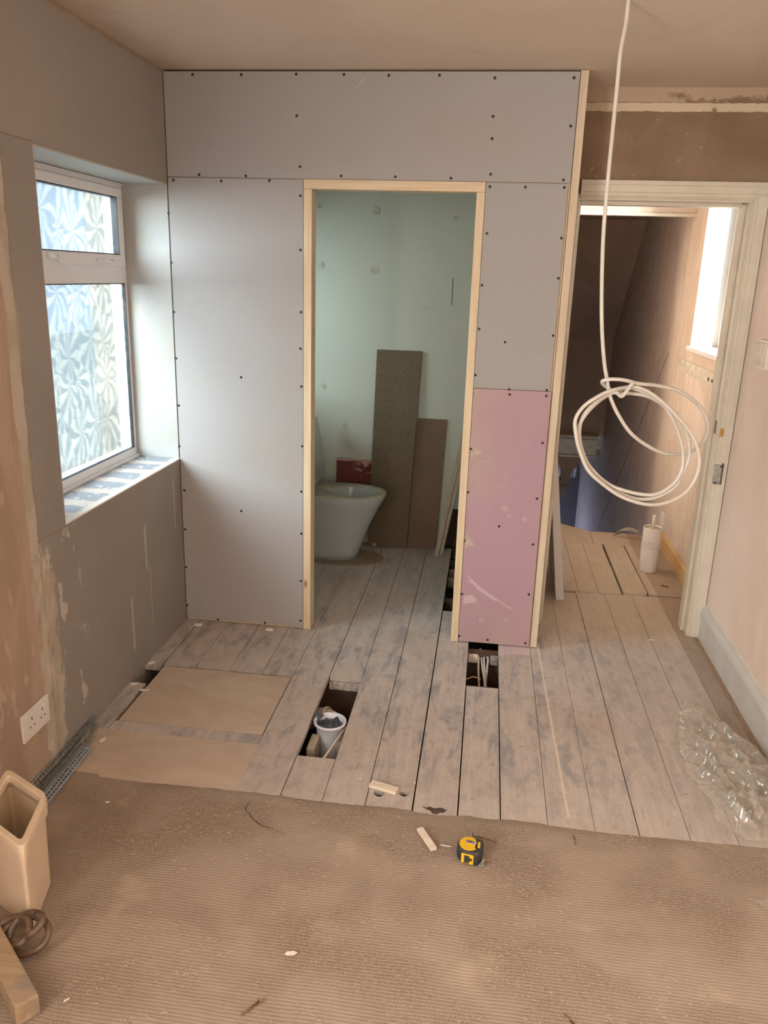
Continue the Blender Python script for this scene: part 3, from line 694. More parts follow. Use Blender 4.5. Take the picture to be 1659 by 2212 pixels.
def plasterboard(x0, x1, z0, z1, mat, scr, label, name='plasterboard', marks=None):
    global scm
    t = thing(name, ((x0+x1)/2, D, z0), label, 'plasterboard')
    MB().box(x0, x1, D, D+.0125, z0, z1, .0008).build('sheet', mat, parent=t)
    for (sx, sz) in scr:
        if scm is None:
            o = MB().lathe((0,-.0006,0), [(.0058,0),(.0058,.0012),(.0040,.0013)], 12, ax=(0,1,0)).build('screw', M['screw'], org=(0,0,0)); scm = o.data
            bpy.data.objects.remove(o)
        o = bpy.data.objects.new('screw', scm); COL.objects.link(o); o.parent = t
        o.location = (sx-t.location.x, 0, sz-z0)
    return t
hdr = plasterboard(-1.3675, .2765, 2.0005, 2.392, M['grey_board'], SCREWS['header'], 'long grey plasterboard sheet across the top of the partition over the doorway')
lft = plasterboard(-1.3675, -.7925, .012, 1.9965, M['grey_board'], SCREWS['left'], 'tall grey plasterboard sheet between the window and the closet doorway')
rgt = plasterboard(-.0515, .2685, 1.1865, 1.9965, M['grey_board'], SCREWS['right'], 'grey plasterboard sheet above the pink one, right of the closet doorway')
pnk = plasterboard(-.0515, .2745, .006, 1.1835, M['pink_board'], SCREWS['pink'], 'pink fire-rated plasterboard sheet with scuffs and torn edge')
# torn paper on the pink board, scraped plaster streaks
def patch(parent, name, pts, mat, t=.0008):
    return MB().prism([(x, D-t, z) for x, z in pts], (0, t*.9, 0)).build(name, mat, parent=parent)
M['torn'] = simple('torn_paper', (.46,.38,.29), .85, .12, 50); M['dust'] = simple('plaster_smear', (.56,.43,.45), .85, .04, 80)
patch(pnk, 'torn_paper', [(-.047,.915),(-.03,.925),(.005,.905),(-.012,.898),(-.035,.893),(-.037,.88),(.02,.868),(.05,.858),(.022,.863),(-.02,.872),(-.049,.88)], M['torn'])
patch(pnk, 'torn_paper', [(-.047,.545),(-.02,.50),(-.005,.482),(-.047,.468)], M['torn'])
patch(pnk, 'torn_paper', [(-.047,1.180),(-.030,1.180),(-.047,1.13)], M['torn'])
# smears of plaster on the pink sheet
for a in ([(-.035,.315),(.05,.265),(.16,.195),(.205,.172),(.15,.208),(.06,.262),(.0,.305)], [(-.038,.235),(.0,.24),(.02,.222),(.018,.205),(-.02,.20),(-.04,.19)]):
    patch(pnk, 'plaster_smear', a, M['dust'], .0005)
random.seed(21)
for k in range(9):
    x0 = random.uniform(-.04, .20); z0 = random.uniform(.03, .80); a = random.uniform(-.9, .2); L_ = random.uniform(.015, .06); hw = random.uniform(.0005, .0014)
    patch(pnk, 'plaster_smear', [(x0, z0), (x0+L_*math.cos(a), z0+L_*math.sin(a)-hw), (x0+L_*.5*math.cos(a), z0+L_*.5*math.sin(a)+hw)], M['dust'], .0005)
patch(pnk, 'plaster_smear', [(-.036,.345),(.03,.285),(.12,.225),(.10,.222),(.02,.272)], M['dust'], .0004)
for (x0, z0, r0) in ((.12,.66,.022),(.14,.63,.016),(.21,.62,.018),(.02,.10,.012),(.05,.12,.02),(.16,.13,.012)):
    patch(pnk, 'plaster_smear', [(x0+r0*random.uniform(.3,1)*math.cos(q*.785), z0+r0*random.uniform(.3,1)*math.sin(q*.785)) for q in range(8)], simple('faint_smear', (.47,.34,.36), .85, .04, 80) if x0 == .12 else bpy.data.materials['faint_smear'], .0004)
patch(hdr, 'scratch', [(-.605,2.310),(-.560,2.350),(-.531,2.386),(-.566,2.352)], simple('pale_scratch', (.47,.45,.42), .8), .0004)
# doorway lining
t = thing('door_lining', (-.42, 3.46, 0), 'new pine frame lining the closet doorway', 'door frame')
MB().box(-.7905, -.7565, 3.4225, 3.506, .002, 1.961, .001).build('jamb', M['stud'], parent=t)
MB().box(-.0865, -.0535, 3.4225, 3.506, .002, 1.961, .001).build('jamb', M['stud'], parent=t)
MB().box(-.7905, -.0535, 3.4225, 3.506, 1.962, 1.999, .001).build('head', M['stud_x'], parent=t)
# dark shadow gap strip between board and ceiling
# ------------------------------------------------------------------ landing doorway: lining, architrave
def arch_prof(b, p0, p1, out, along, face):
    """ogee architrave strip from p0 to p1, width vector `out`, thickness vector `face`"""
    p0, p1, out, face = map(Vector, (p0, p1, out, face)); w_ = out.length; u = out.normalized(); n = face.normalized(); th = face.length
    pr = [(0,0),(0,.45),(.08,.62),(.16,.55),(.30,.60),(.34,.80),(.72,.86),(.76,1.0),(1,1.0),(1,0)]
    a = [b.bm.verts.new(p0+u*w_*s_+n*th*h) for s_, h in pr]; c = [b.bm.verts.new(p1+u*w_*s_+n*th*h) for s_, h in pr]
    k = len(pr); b.bm.faces.new(a); b.bm.faces.new(list(reversed(c)))
    for i in range(k): b.bm.faces.new((a[i], c[i], c[(i+1)%k], a[(i+1)%k]))
t = thing('door_casing', (.70, D2, 0), 'old cream painted door casing around the landing doorway', 'door frame')
b = MB(); b.box(.326, .345, D2-.004, D2+.125, .0, 1.985); b.box(.345, .357, D2+.05, D2+.11, 0, 1.965, .002); b.build('jamb', M['cream'], parent=t)
b = MB(); b.box(1.041, 1.061, D2-.004, D2+.125, .0, 1.985); b.box(1.026, 1.041, D2+.05, D2+.11, 0, 1.965, .002); b.build('jamb', M['cream'], parent=t)
b = MB(); b.box(.345, 1.041, D2-.004, D2+.125, 1.968, 1.986); b.box(.357, 1.026, D2+.05, D2+.11, 1.953, 1.968, .002); b.build('head', M['cream'], parent=t)
b = MB(); arch_prof(b, (.345,D2,1.976), (XR-.002,D2,1.976), (0,0,.068), 0, (0,-.028,0)); b.build('architrave', M['cream'], parent=t)
b = MB(); arch_prof(b, (1.048,D2,.0), (1.048,D2,1.99), (.058,0,0), 0, (0,-.026,0)); b.build('architrave', M['cream'], parent=t)
b = MB(); arch_prof(b, (.342,D2,0), (.342,D2,1.99), (-.03,0,0), 0, (0,-.024,0)); b.build('architrave', M['cream'], parent=t)
b = MB(); b.box(1.0405, 1.0415, D2+.0, D2+.03, .99, 1.05); b.mi = 1; b.box(1.047, 1.066, D2-.030, D2-.020, .985, 1.02, .002)
b.build('latch_keep', [M['dark_metal'], M['brass']], parent=t)
b = MB(); b.box(1.052, 1.086, D2-.0275, D2-.018, .765, .855); b.mi = 1; b.box(1.083, 1.088, D2-.029, D2-.018, .765, .862); b.box(1.055, 1.07, D2-.029, D2-.026, .768, .776); b.box(1.074, 1.086, D2-.029, D2-.026, .845, .853)
b.build('hinge_recess', [M['galv_dull'], M['dark_metal']], parent=t)
# skirtings
def skirt(name, pts, mat, kind='structure'):
    return MB().prism(pts, (0,0,0)) if 0 else None
b = MB(); x = XR
b.prism([(x,-1.9,.0),(x-.018,-1.9,.0),(x-.018,-1.9,.122),(x-.021,-1.9,.128),(x-.018,-1.9,.136),(x-.024,-1.9,.142),(x-.020,-1.9,.150),(x-.010,-1.9,.163),(x-.006,-1.9,.172),(x,-1.9,.176)], (0, D2-.028+1.9, 0))
b.build('baseboard_right', M['skirting_white'], kind='structure')
b = MB(); b.prism([(HX,3.845,.0),(HX-.018,3.845,.0),(HX-.018,3.845,.085),(HX-.010,3.845,.098),(HX,3.845,.10)], (0,1.44,0)); b.build('baseboard_landing', M['new_skirt'], kind='structure')
# rough strip of old mortar along the right skirting
b = MB(); N = 60
for i in range(N):
    y = 2.2+1.5*i/N; wd = .022+.008*mnoise.noise(Vector((y*14,0,0)))
    b.box(XR-.018-wd, XR-.018, y, y+1.5/N+.001, 0, .002+.003*abs(mnoise.noise(Vector((y*40,2,0)))))
o = b.build('trim_5', simple('mortar_crumb', (.34,.23,.16), .95, .35, 120, .6), kind='structure')

# ------------------------------------------------------------------ left window
WX = -1.572
t = bpy.data.objects.new('window_1', None); COL.objects.link(t); t.location = (WX, 2.95, .8); WORG['window_1'] = Vector(t.location); t['kind'] = 'structure'
y0, y1, z0, z1 = 2.412, 3.4235, .803, 1.967
b = MB()
X0, X1 = WX-.06, WX
GX = WX-.012   # inner face of the glazing
b.box(X0, X1, y0, y1, z0, z0+.045, .003); b.box(X0, X1, y0, y1, z1-.020, z1, .003)
b.box(X0, X1, y0, y0+.045, z0+.045, z1-.020, .003); b.box(X0, X1, y1-.024, y1, z0+.045, z1-.020, .003)
b.box(X0, X1, y0+.045, y1-.024, 1.567, 1.640, .003)
b.box(X0, X1+.012, y0, y1, z0-.001, z0+.012, .002); b.box(X0, X1+.010, y0, y1-.0, z1-.006, z1, .002)
b.build('window_frame', M['upvc'], parent=t)
# opening top sash
sy0, sy1, sz0, sz1 = y0+.040, 3.392, 1.637, 1.945
b = MB(); F = .052
b.box(X0+.01, X1+.014, sy0, sy1, sz0, sz0+F-.006, .004); b.box(X0+.01, X1+.014, sy0, sy1, sz1-.036, sz1, .004)
b.box(X0+.01, X1+.014, sy0, sy0+F, sz0+F-.006, sz1-.036, .004); b.box(X0+.01, X1+.014, sy1-F, sy1, sz0+F-.006, sz1-.036, .004)
sash = b.build('window_sash', M['upvc'], parent=t)
b = MB(); gz0, gz1, gy0, gy1 = sz0+F-.006, sz1-.036, sy0+F, sy1-F
for (a, c, d_, e) in ((gy0,gy1,gz1-.003,gz1),(gy0,gy1,gz0,gz0+.003),(gy0,gy0+.003,gz0,gz1),(gy1-.004,gy1,gz0,gz1)): b.box(GX, X1+.0142, a, c, d_, e)
b.box(X1-.002, X1+.004, sy1, sy1+.004, sz0, sz1)
b.build('gasket', M['seal'], parent=sash)
b = MB(); b.box(GX-.006, GX, gy0, gy1, gz0, gz1); b.build('pane', M['leaf_glass'], parent=sash)
b = MB(); b.box(GX-.006, GX, y0+.045, y1-.024, z0+.045, 1.567); b.build('pane', M['leaf_glass'], parent=t)
b = MB()
for (a, c, d_, e) in ((y0+.045,y1-.024,1.564,1.567),(y0+.045,y1-.024,z0+.045,z0+.047),(y1-.028,y1-.024,z0+.045,1.567)): b.box(GX, X1+.0008, a, c, d_, e)
b.build('gasket', M['seal'], parent=t)
h = MB().box(X1+.014, X1+.026, 3.13, 3.20, 1.647, 1.662, .003).tube([(X1+.03,3.165,1.655),(X1+.034,3.20,1.655),(X1+.032,3.24,1.656)], .006).box(X1+.012, X1+.03, 3.155, 3.172, 1.628, 1.650, .002).build('catch', M['upvc'], parent=t)
MB().tube([(X1+.026,2.755,1.664),(X1+.032,2.80,1.662)], .008).tube([(X1+.032,2.795,1.660),(X1+.034,2.84,1.640),(X1+.032,2.90,1.610)], .004, rr=[.005,.004,.0025]).build('stay_handle', M['upvc'], parent=t)
# closet window (left wall of the closet)
t = bpy.data.objects.new('window_2', None); COL.objects.link(t); t.location = (WX, 4.09, 1.0); WORG['window_2'] = Vector(t.location); t['kind'] = 'structure'
b = MB()
for a in ((3.72,4.46,1.02,1.06),(3.72,4.46,1.96,2.0),(3.72,3.765,1.06,1.96),(4.415,4.46,1.06,1.96)): b.box(WX-.05, WX, *a)
b.build('window_frame', M['upvc'], parent=t); MB().box(WX-.03, WX-.025, 3.765, 4.415, 1.06, 1.96).build('pane', M['leaf_glass'], parent=t)
# landing window
t = bpy.data.objects.new('window_3', None); COL.objects.link(t); t.location = (HX, 4.67, 1.28); WORG['window_3'] = Vector(t.location); t['kind'] = 'structure'
b = MB(); wx = HX+.15
for a in ((4.302,5.038,1.277,1.33),(4.302,5.038,2.17,2.218),(4.302,4.352,1.33,2.17),(4.988,5.038,1.33,2.17)): b.box(wx, wx+.05, *a)
b.build('window_frame', M['upvc'], parent=t); MB().box(wx+.02, wx+.025, 4.352, 4.988, 1.33, 2.17).build('pane', M['clear_glass'], parent=t)
b = MB(); b.box(HX-.022, wx, 4.285, 5.07, 1.258, 1.282, .004); b.build('window_sill', M['white_card'], parent=t)
b = MB(); b.box(HX-.004, wx, 4.298, 4.306, 1.282, 2.22); b.box(HX-.004, wx, 5.034, 5.042, 1.282, 2.22); b.build('window_lining', M['reveal'], parent=t)
b = MB(); b.box(HX-.006, HX, 4.20, 5.285, 1.117, 1.193, .001)
railm = simple('old_rail_ground', (.60,.53,.42), .85, .18, 26, .5)
o = b.build('wall_rail', railm); tag(o, 'flaking pale timber rail fixed to the wall under the landing window', 'rail')
for yy in (4.33, 4.44, 4.52): MB().box(HX-.010, HX-.006, yy, yy+.014, 1.14, 1.156).build('fixing_hole', M['dark_metal'], parent=o)

# ------------------------------------------------------------------ closet things
# toilet
CY = 4.44
t = thing('toilet', (-.95, CY, 0), 'white back-to-wall toilet pan with dusty rim and raised seat in the closet', 'toilet')
def dee(nose, hw, cy, z, back=-1.33, n=40):
    P = []; cx = nose-hw*1.35
    for i in range(n):
        a = -math.pi/2+math.pi*i/(n-1)
        P.append((cx+(nose-cx)*max(0, math.cos(a))**.9, cy+hw*math.sin(a), z))
    P.append((back, cy+hw, z)); P.append((back, cy-hw, z)); return P
rings = []
for z, nose, hw, cy in ((0,-.700,.100,4.478),(.05,-.688,.103,4.475),(.15,-.655,.115,4.468),(.25,-.613,.138,4.458),(.33,-.575,.160,4.448),(.38,-.548,.176,4.442),(.405,-.536,.183,4.44),(.417,-.532,.184,4.44)):
    rings.append(dee(nose, hw, cy, z))
MB().loft(rings, True, False).build('pan', M['ceramic'], parent=t)
def ell(cx, cy, a, c, z, n=42):
    P = []
    for i in range(n): 
        th = -math.pi/2+2*math.pi*i/n; P.append((cx+a*math.cos(th), cy+c*math.sin(th), z))
    return P
outer = dee(-.532,.184,4.44,.417); mid_ = [((p[0]+.8)*.985-.8, (p[1]-4.44)*.985+4.44, .4225) for p in outer]
inner = ell(-.735, 4.44, .158, .128, .4225, len(outer)); inner2 = ell(-.735, 4.44, .150, .120, .414, len(outer))
# align vertex order of the inner ring with the outer one by angle
def align(ringA, ringB, c):
    out = []
    for p in ringA:
        a = math.atan2(p[1]-c[1], p[0]-c[0]); out.append(min(ringB, key=lambda q: abs(math.remainder(math.atan2(q[1]-c[1], q[0]-c[0])-a, 2*math.pi))))
    return out
def ell_at(ref, cx, cy, a, c, z):
    out = []
    for p in ref:
        th = math.atan2((p[1]-cy)/c, (p[0]-cx)/a); out.append((cx+a*math.cos(th), cy+c*math.sin(th), z))
    return out
i1 = ell_at(outer, -.735, 4.44, .158, .128, .4225); i2 = ell_at(outer, -.735, 4.44, .150, .120, .412)
MB().loft([outer, mid_, i1, i2], False, False).build('rim', M['dusty_rim'], parent=t)
bowl = [i2]+[ell_at(outer, -.735-k*.02, 4.44, .150-.03*k, .120-.022*k, .412-.05*k-.01*k*k) for k in range(1, 5)]
MB().loft(bowl, False, True).build('bowl', M['ceramic'], parent=t)
# raised seat seen edge on, with a small buffer
b = MB()
b.prism([(-.962,4.32,.440),(-.945,4.32,.445),(-.928,4.32,.480),(-.935,4.32,.54),(-.958,4.32,.70),(-.985,4.32,.82),(-1.005,4.32,.815),(-.985,4.32,.66),(-.972,4.32,.5)], (0,.30,0), bev=.006)
seat = b.build('raised_seat', M['ceramic'], parent=t)
MB().box(-.951, -.942, 4.34, 4.36, .585, .60, .002).build('buffer', M['rubber'], parent=seat)
MB().lathe((-.945,4.33,.4225), [(.022,0),(.024,.004),(.018,.008)], 18).lathe((-.905,4.30,.4225), [(.012,0),(.012,.005),(.008,.007)], 14).build('hinge', M['galv_dull'], parent=t)
o = MB().prism([(x, y, .0005) for x, y, _ in ell(-.80, 4.47, .26, .155, 0, 36)], (0,0,.006)).build('floor_gasket', simple('old_ply_pad', (.30,.23,.16), .8, .15, 30)); tag(o, 'rounded brown board pad under the foot of the toilet', 'board')
o = MB().tube([(-.618,4.715,.02),(-.632,4.68,.014)], .010, 12).build('pipe_stub', M['pvc_grey']); tag(o, 'short grey pipe stub on the closet floor in front of the tall board', 'pipe')
# boards leaning on the back wall
def lean(name, x0b, x1b, x0t, x1t, yb, h, th, mat, label, cat, zb=.001):
    yt = 4.757-th
    u = Vector((0,yt-yb,h)).normalized(); n = Vector((0,-u.z,u.y))
    pts = [Vector((x0b,yb,zb)), Vector((x1b,yb,zb)), Vector((x1t,yt,h)), Vector((x0t,yt,h))]
    o = MB().prism(pts, (0, th*.9, 0)).build(name, mat); return tag(o, label, cat)
lean('chipboard_panel', -.672, -.428, -.651, -.384, 4.690, 1.212, .018, M['chip'], 'tall brown chipboard panel leaning on the closet back wall', 'board')
b = MB(); N = 60
lean('hardboard_offcut', -.435, -.248, -.395, -.216, 4.715, .815, .006, M['mdf'], 'shorter reddish brown board leaning beside the tall chipboard panel', 'board')
pts = [(-.885,4.735,.30),(-.640,4.735,.30),(-.640,4.735,.537),(-.70,4.735,.540),(-.76,4.735,.534),(-.80,4.735,.542),(-.885,4.735,.545)]
# stands on the floor behind the toilet
pts[0] = (-.885,4.735,.001); pts[1] = (-.675,4.735,.001)
pts = [(-.885,4.722,.001),(-.775,4.722,.001),(-.655,4.745,.40),(-.655,4.745,.537),(-.70,4.745,.540),(-.76,4.745,.534),(-.80,4.745,.542),(-.885,4.745,.545)]
o = MB().prism(pts, (0,.010,0)).build('red_board', M['red']); tag(o, 'dark red board with torn pinkish top edge behind the toilet', 'board')
for k, (xa, ya, xb, yb_, lab) in enumerate(((-.247,4.60,-.115,4.735,'pale timber batten leaning in the closet corner, left of the pair'), (-.221,4.63,-.088,4.737,'pale timber batten leaning in the closet corner, right of the pair'))):
    p, q = Vector((xa, ya, .001)), Vector((xb, yb_, .80+.02*k)); u = (q-p)
    o = MB().obox(p, (.024,0,0), (0,.020,0), u).build('timber_batten', M['batten']); tag(o, lab, 'timber batten', 'battens in the closet corner')
# noggings and pipes in the open trench of the closet floor
b = MB()
for yy in (3.90, 4.36, 4.50, 4.64): pass
for yy, z in ((3.98,-.05),(4.30,-.03),(4.44,-.03),(4.60,-.03)):
    o = MB().box(-.146, .13, yy, yy+.028, z-.05, z, .002).build('nogging', M['batten']); 
    o['label'] = {3.98:'timber nogging in the open closet trench, nearest of four', 4.30:'timber nogging in the open closet trench, second from the near end', 4.44:'timber nogging in the open closet trench, third from the near end', 4.60:'timber nogging in the open closet trench, farthest of four'}[yy]
    o['category'] = 'timber'; o['group'] = 'noggings in the closet trench'
o = MB().tube([(-.075,3.72,-.055),(-.085,4.0,-.02),(-.075,4.3,-.015),(-.06,4.75,-.01)], .014, 10).build('heating_pipe', M['pvc_grey']); tag(o, 'grey pipe running along the open trench in the closet floor', 'pipe')
o = MB().tube(cat_spline([(-.16,3.84,-.10),(-.12,3.88,-.07),(-.10,3.95,-.08),(-.14,4.0,-.12)], 8), .008, 8).build('flexible_pipe', M['pvc_grey']); tag(o, 'curved grey flexible pipe at the near end of the closet trench', 'pipe')
o = MB().tube(cat_spline([(-.10,4.70,-.20),(-.09,4.72,.05),(-.12,4.80,.2)], 6), .012, 8).tube(cat_spline([(-.14,4.70,-.20),(-.13,4.66,-.02),(-.09,4.68,-.04),(-.10,4.84,.2)], 6), .009, 8).build('old_pipe', M['dark_metal']); tag(o, 'dark old pipework below the closet back wall', 'pipe')
# patches and marks of the closet wall: raised plaster scars
M['scar'] = simple('plaster_scar', (.47,.45,.36), .9, .25, 60, .6)
wc = bpy.data.objects['wall_closet_back']
for k, (sx, sz, r) in enumerate(((-1.005,2.005,.018),(-.678,1.985,.026),(-.225,1.965,.026),(-.118,1.80,.02),(-.997,1.678,.026),(-.680,1.662,.028),(-.975,.98,.02),(-.84,.74,.022),(-.36,1.46,.03),(-.83,.86,.014))):
    random.seed(k+40); P = []
    for i in range(14):
        a = 2*math.pi*i/14; q = r*random.uniform(.7, 1.05); P.append((sx+q*math.cos(a), 4.758, sz+q*math.sin(a)*(1.0 if k < 8 else .4)))
    MB().prism(P, (0,.003,0)).build('plaster_scar', M['scar'], parent=wc)
MB().box(-.2285,-.2255,4.758,4.7605,1.478,1.63).build('pencil_crack', M['seal'], parent=wc)

# ------------------------------------------------------------------ hole contents
# soil pipe + connector in the rectangular hole
t = thing('pan_connector', (-.505, 2.62, -.20), 'white pan connector stuffed with a dark bag in the rectangular floor hole', 'pipe')
c0 = (-.505, 2.655, 0)
b = MB(); b.lathe((-.505,2.64,-.185), [(.040,0),(.044,.03),(.050,.13),(.054,.175),(.062,.180),(.0625,.188),(.058,.190),(.052,.184),(.049,.15),(.044,.10)], 30, False, False); b.build('socket', M['pan_blue'], parent=t)
b = MB(); random.seed(11); N1, N2 = 22, 9; rg = []
for j in range(N2):
    rr_ = .050*(1-j/(N2-1)); R_ = []
    for i in range(N1):
        a = 2*math.pi*i/N1; z = -.010+.022*mnoise.noise(Vector((math.cos(a)*rr_*70, math.sin(a)*rr_*70, 3)))-.006*(1-j/N2)
        R_.append((-.505+rr_*math.cos(a)+.004*mnoise.noise(Vector((i*.9,j,2))), 2.64+rr_*math.sin(a)*1.0, z))
    rg.append(R_)
b.loft(rg, False, True)
b.prism([(-.545,2.66,-.005),(-.565,2.675,.015),(-.572,2.665,.008),(-.555,2.64,-.008)], (.012,.004,.012)); b.build('stuffed_bag', M['bag_dark'], parent=t)
b = MB(); b.tube(cat_spline([(-.66,2.78,-.10),(-.60,2.79,-.085),(-.545,2.775,-.075),(-.505,2.735,-.078),(-.495,2.69,-.10),(-.495,2.67,-.15)], 8), .042, 18)
b.lathe((-.548,2.777,-.0745), [(.047,-.008),(.049,0),(.047,.008)], 20, ax=(1,-.25,.1)); b.build('elbow', M['pvc_grey'], parent=t)
o = MB().box(-.566,-.535,2.50,2.60,-.17,-.035,.003).build('timber_block', M['batten']); tag(o, 'short upright timber block beside the pan connector in the floor hole', 'timber')
o = MB().box(-.530,-.452,2.475,2.497,-.23,-.12,.002).build('timber_block', M['new_skirt']); tag(o, 'orange-brown timber piece low in front of the pan connector in the floor hole', 'timber')
o = MB().box(-.470,-.440,2.58,2.70,-.14,-.05,.003).build('timber_block', M['batten']); tag(o, 'pale timber lump at the right side of the rectangular floor hole', 'timber')
o = MB().obox((-.487,2.405,-.012), (.007,0,0), (0,0,.006), (.036,.245,-.02)).build('thin_strip', M['offcut']); tag(o, 'thin pale timber strip slanting across the rectangular floor hole', 'timber strip')
o = MB().box(-.577,-.438,2.985,3.008,-.06,-.024,.001).build('packing_strip', simple('mortar_edge', (.50,.44,.38), .95, .3, 60, .5)); tag(o, 'pale crumbly packing strip at the far edge of the rectangular floor hole', 'strip')
# cables in the small square hole
CB = [[(.055,3.43,-.03),(.048,3.36,-.035),(.050,3.25,-.06),(.058,3.15,-.09),(.066,3.05,-.05),(.068,2.99,-.03)],
      [(.060,3.37,-.04),(.068,3.27,-.05),(.080,3.17,-.07),(.074,3.07,-.05),(.070,2.98,-.03)],
      [(.072,3.37,-.035),(.076,3.28,-.05),(.084,3.17,-.075),(.090,3.08,-.06),(.088,2.98,-.03)],
      [(.086,3.36,-.035),(.090,3.34,-.03),(.088,3.28,-.05),(.082,3.16,-.09),(.080,3.0,-.07)]]
for k, P in enumerate(CB):
    o = MB().tube(cat_spline(P, 8), .0048, 8).build('electric_cable', M['cable'])
    tag(o, ['white cable at the left of the bundle in the small square floor hole','white cable crossing to the front of the bundle in the square floor hole','white cable at the right front of the bundle in the square floor hole','hooked white cable at the back right of the bundle in the square floor hole'][k], 'cable', 'cables in the small floor hole')
o = MB().tube(cat_spline([(-.005,3.18,-.06),(.03,3.19,-.05),(.06,3.18,-.055)], 6), .003, 6).build('thin_wire', M['brass']); tag(o, 'thin tan wire poking sideways in the square floor hole', 'wire')
o = MB().box(.0,.044,3.345,3.36,-.06,-.022,.001).build('timber_packer', M['offcut']); tag(o, 'pale timber packer at the back left of the square floor hole', 'timber')
o = MB().box(.100,.134,3.325,3.36,-.055,-.022,.002).build('junction_box', M['galv_dull']); tag(o, 'grey box at the back right of the square floor hole', 'box')
MB().tube([(.10,3.345,-.045),(.086,3.345,-.05)], .007, 8).build('gland', M['steel'], parent=o)

# knot scar at the board end
P = [(-.118,2.192),(-.10,2.188),(-.09,2.196),(-.078,2.188),(-.055,2.195),(-.035,2.185),(-.045,2.172),(-.058,2.170),(-.065,2.160),(-.082,2.162),(-.088,2.174),(-.10,2.180)]
MB().prism([(x, y, .0003) for x, y in P], (0,0,.0006)).build('knot_scar', simple('knot', (.085,.06,.05), .9, .4, 90), parent=floor)

# ------------------------------------------------------------------ loose things on the boards
def stick(p, q, wd, h, mat, name, label, cat):
    p, q = Vector(p), Vector(q); u = q-p; n = Vector((-u.y, u.x, 0)).normalized()*wd
    return tag(MB().obox(p, u, n, (0,0,h), .0012).build(name, mat), label, cat)
stick((-.299,2.258,.0015), (-.207,2.232,.0015), .030, .012, M['offcut'], 'timber_offcut', 'pale timber offcut lying over a drilled hole in the floorboards', 'timber offcut')
stick((-.072,1.972,.012), (-.121,2.056,.012), -.020, .010, M['offcut'], 'timber_offcut', 'pale timber offcut lying on the carpet left of the tape measure', 'timber offcut')
def chip(x, y, z, r, sq, ang, mat, name, label, cat, h=.003, seed=0, group=None, n=9):
    random.seed(seed+100); P = []
    for i in range(n):
        a = 2*math.pi*i/n; q = r*random.uniform(.75, 1.1); ux, uy = q*math.cos(a), q*math.sin(a)*sq
        P.append((x+ux*math.cos(ang)-uy*math.sin(ang), y+ux*math.sin(ang)+uy*math.cos(ang), z))
    return tag(MB().prism(P, (0,0,h), bev=min(.0008, h*.3)).build(name, mat), label, cat, group)
chip(-.943,3.375,.001,.019,.55,0,M['chip_white'],'plaster_lump','white plaster lump at the foot of the tall grey sheet near the closet doorway','plaster lump',.010,1)
chip(-1.290,3.365,.001,.022,.5,.2,M['chip_white'],'plaster_lump','white plaster lump in the corner where the grey sheet meets the left wall','plaster lump',.008,2)
chip(-1.282,2.367,.002,.016,.6,1.3,M['chip_white'],'plaster_flake','white rectangular flake on the boards near the left wall','plaster flake',.003,3,n=5)
chip(-.390,1.549,.011,.017,.42,.3,M['chip_white'],'plaster_flake','white pointed flake lying alone in the middle of the carpet','plaster flake',.002,4,n=6)
chip(-1.345,2.775,.001,.018,.5,.6,M['chip_white'],'plaster_flake','small pale flake beside the hole at the left wall','plaster flake',.003,5)
chip(-1.285,2.73,.003,.022,.3,.2,M['chip_white'],'plaster_flake','pale splinter on the edge of the square hatch','plaster flake',.003,6)
chip(-1.352,2.96,.001,.018,.45,.9,M['chip_white'],'plaster_flake','pale crumb at the far side of the hole by the left wall','plaster flake',.004,7)
chip(-.335,2.30,.001,.0055,.8,.2,M['chip_white'],'plaster_flake','tiny white flake on the boards left of the offcut','plaster flake',.002,8,n=5)
chip(-.15,2.31,.001,.005,.8,.7,M['chip_white'],'plaster_flake','tiny white flake above the knot scar on the boards','plaster flake',.002,9,n=5)
chip(.86,3.62,.001,.014,.5,.3,M['chip_white'],'plaster_flake','pale flake on the boards near the right jamb of the landing doorway','plaster flake',.002,10)
chip(.06,2.85,.001,.005,.8,0,M['chip_white'],'plaster_flake','tiny white flake on the board in front of the square hole','plaster flake',.002,12,n=5)
chip(-1.1,2.03,.010,.009,.4,.4,M['chip_white'],'plaster_flake','small white flake on the carpet near the left wall','plaster flake',.002,13,n=6)
chip(-.865,1.34,.011,.010,.3,.9,M['chip_white'],'plaster_flake','small white sliver on the carpet by the dirty timber','plaster flake',.002,14,n=6)
chip(-.03,2.005,.011,.017,.12,-.05,M['chip_white'],'wood_splinter','thin pale splinter between the offcut and the tape measure','splinter',.002,15)
chip(1.07,4.36,.001,.022,.28,-.6,M['hose'],'wood_splinter','dark curled splinter on the landing floor by the skirting','splinter',.006,16)
# rusty nail
b = MB(); b.tube([(-.459,1.363,.013),(-.429,1.401,.014)], .0024, 8); b.lathe((-.4285,1.4016,.0142), [(.0055,0),(.0055,.0018)], 12, ax=(.62,.78,0)); tag(b.build('rusty_nail', M['rust']), 'rusty nail lying on the carpet near the bottom of the picture', 'nail')

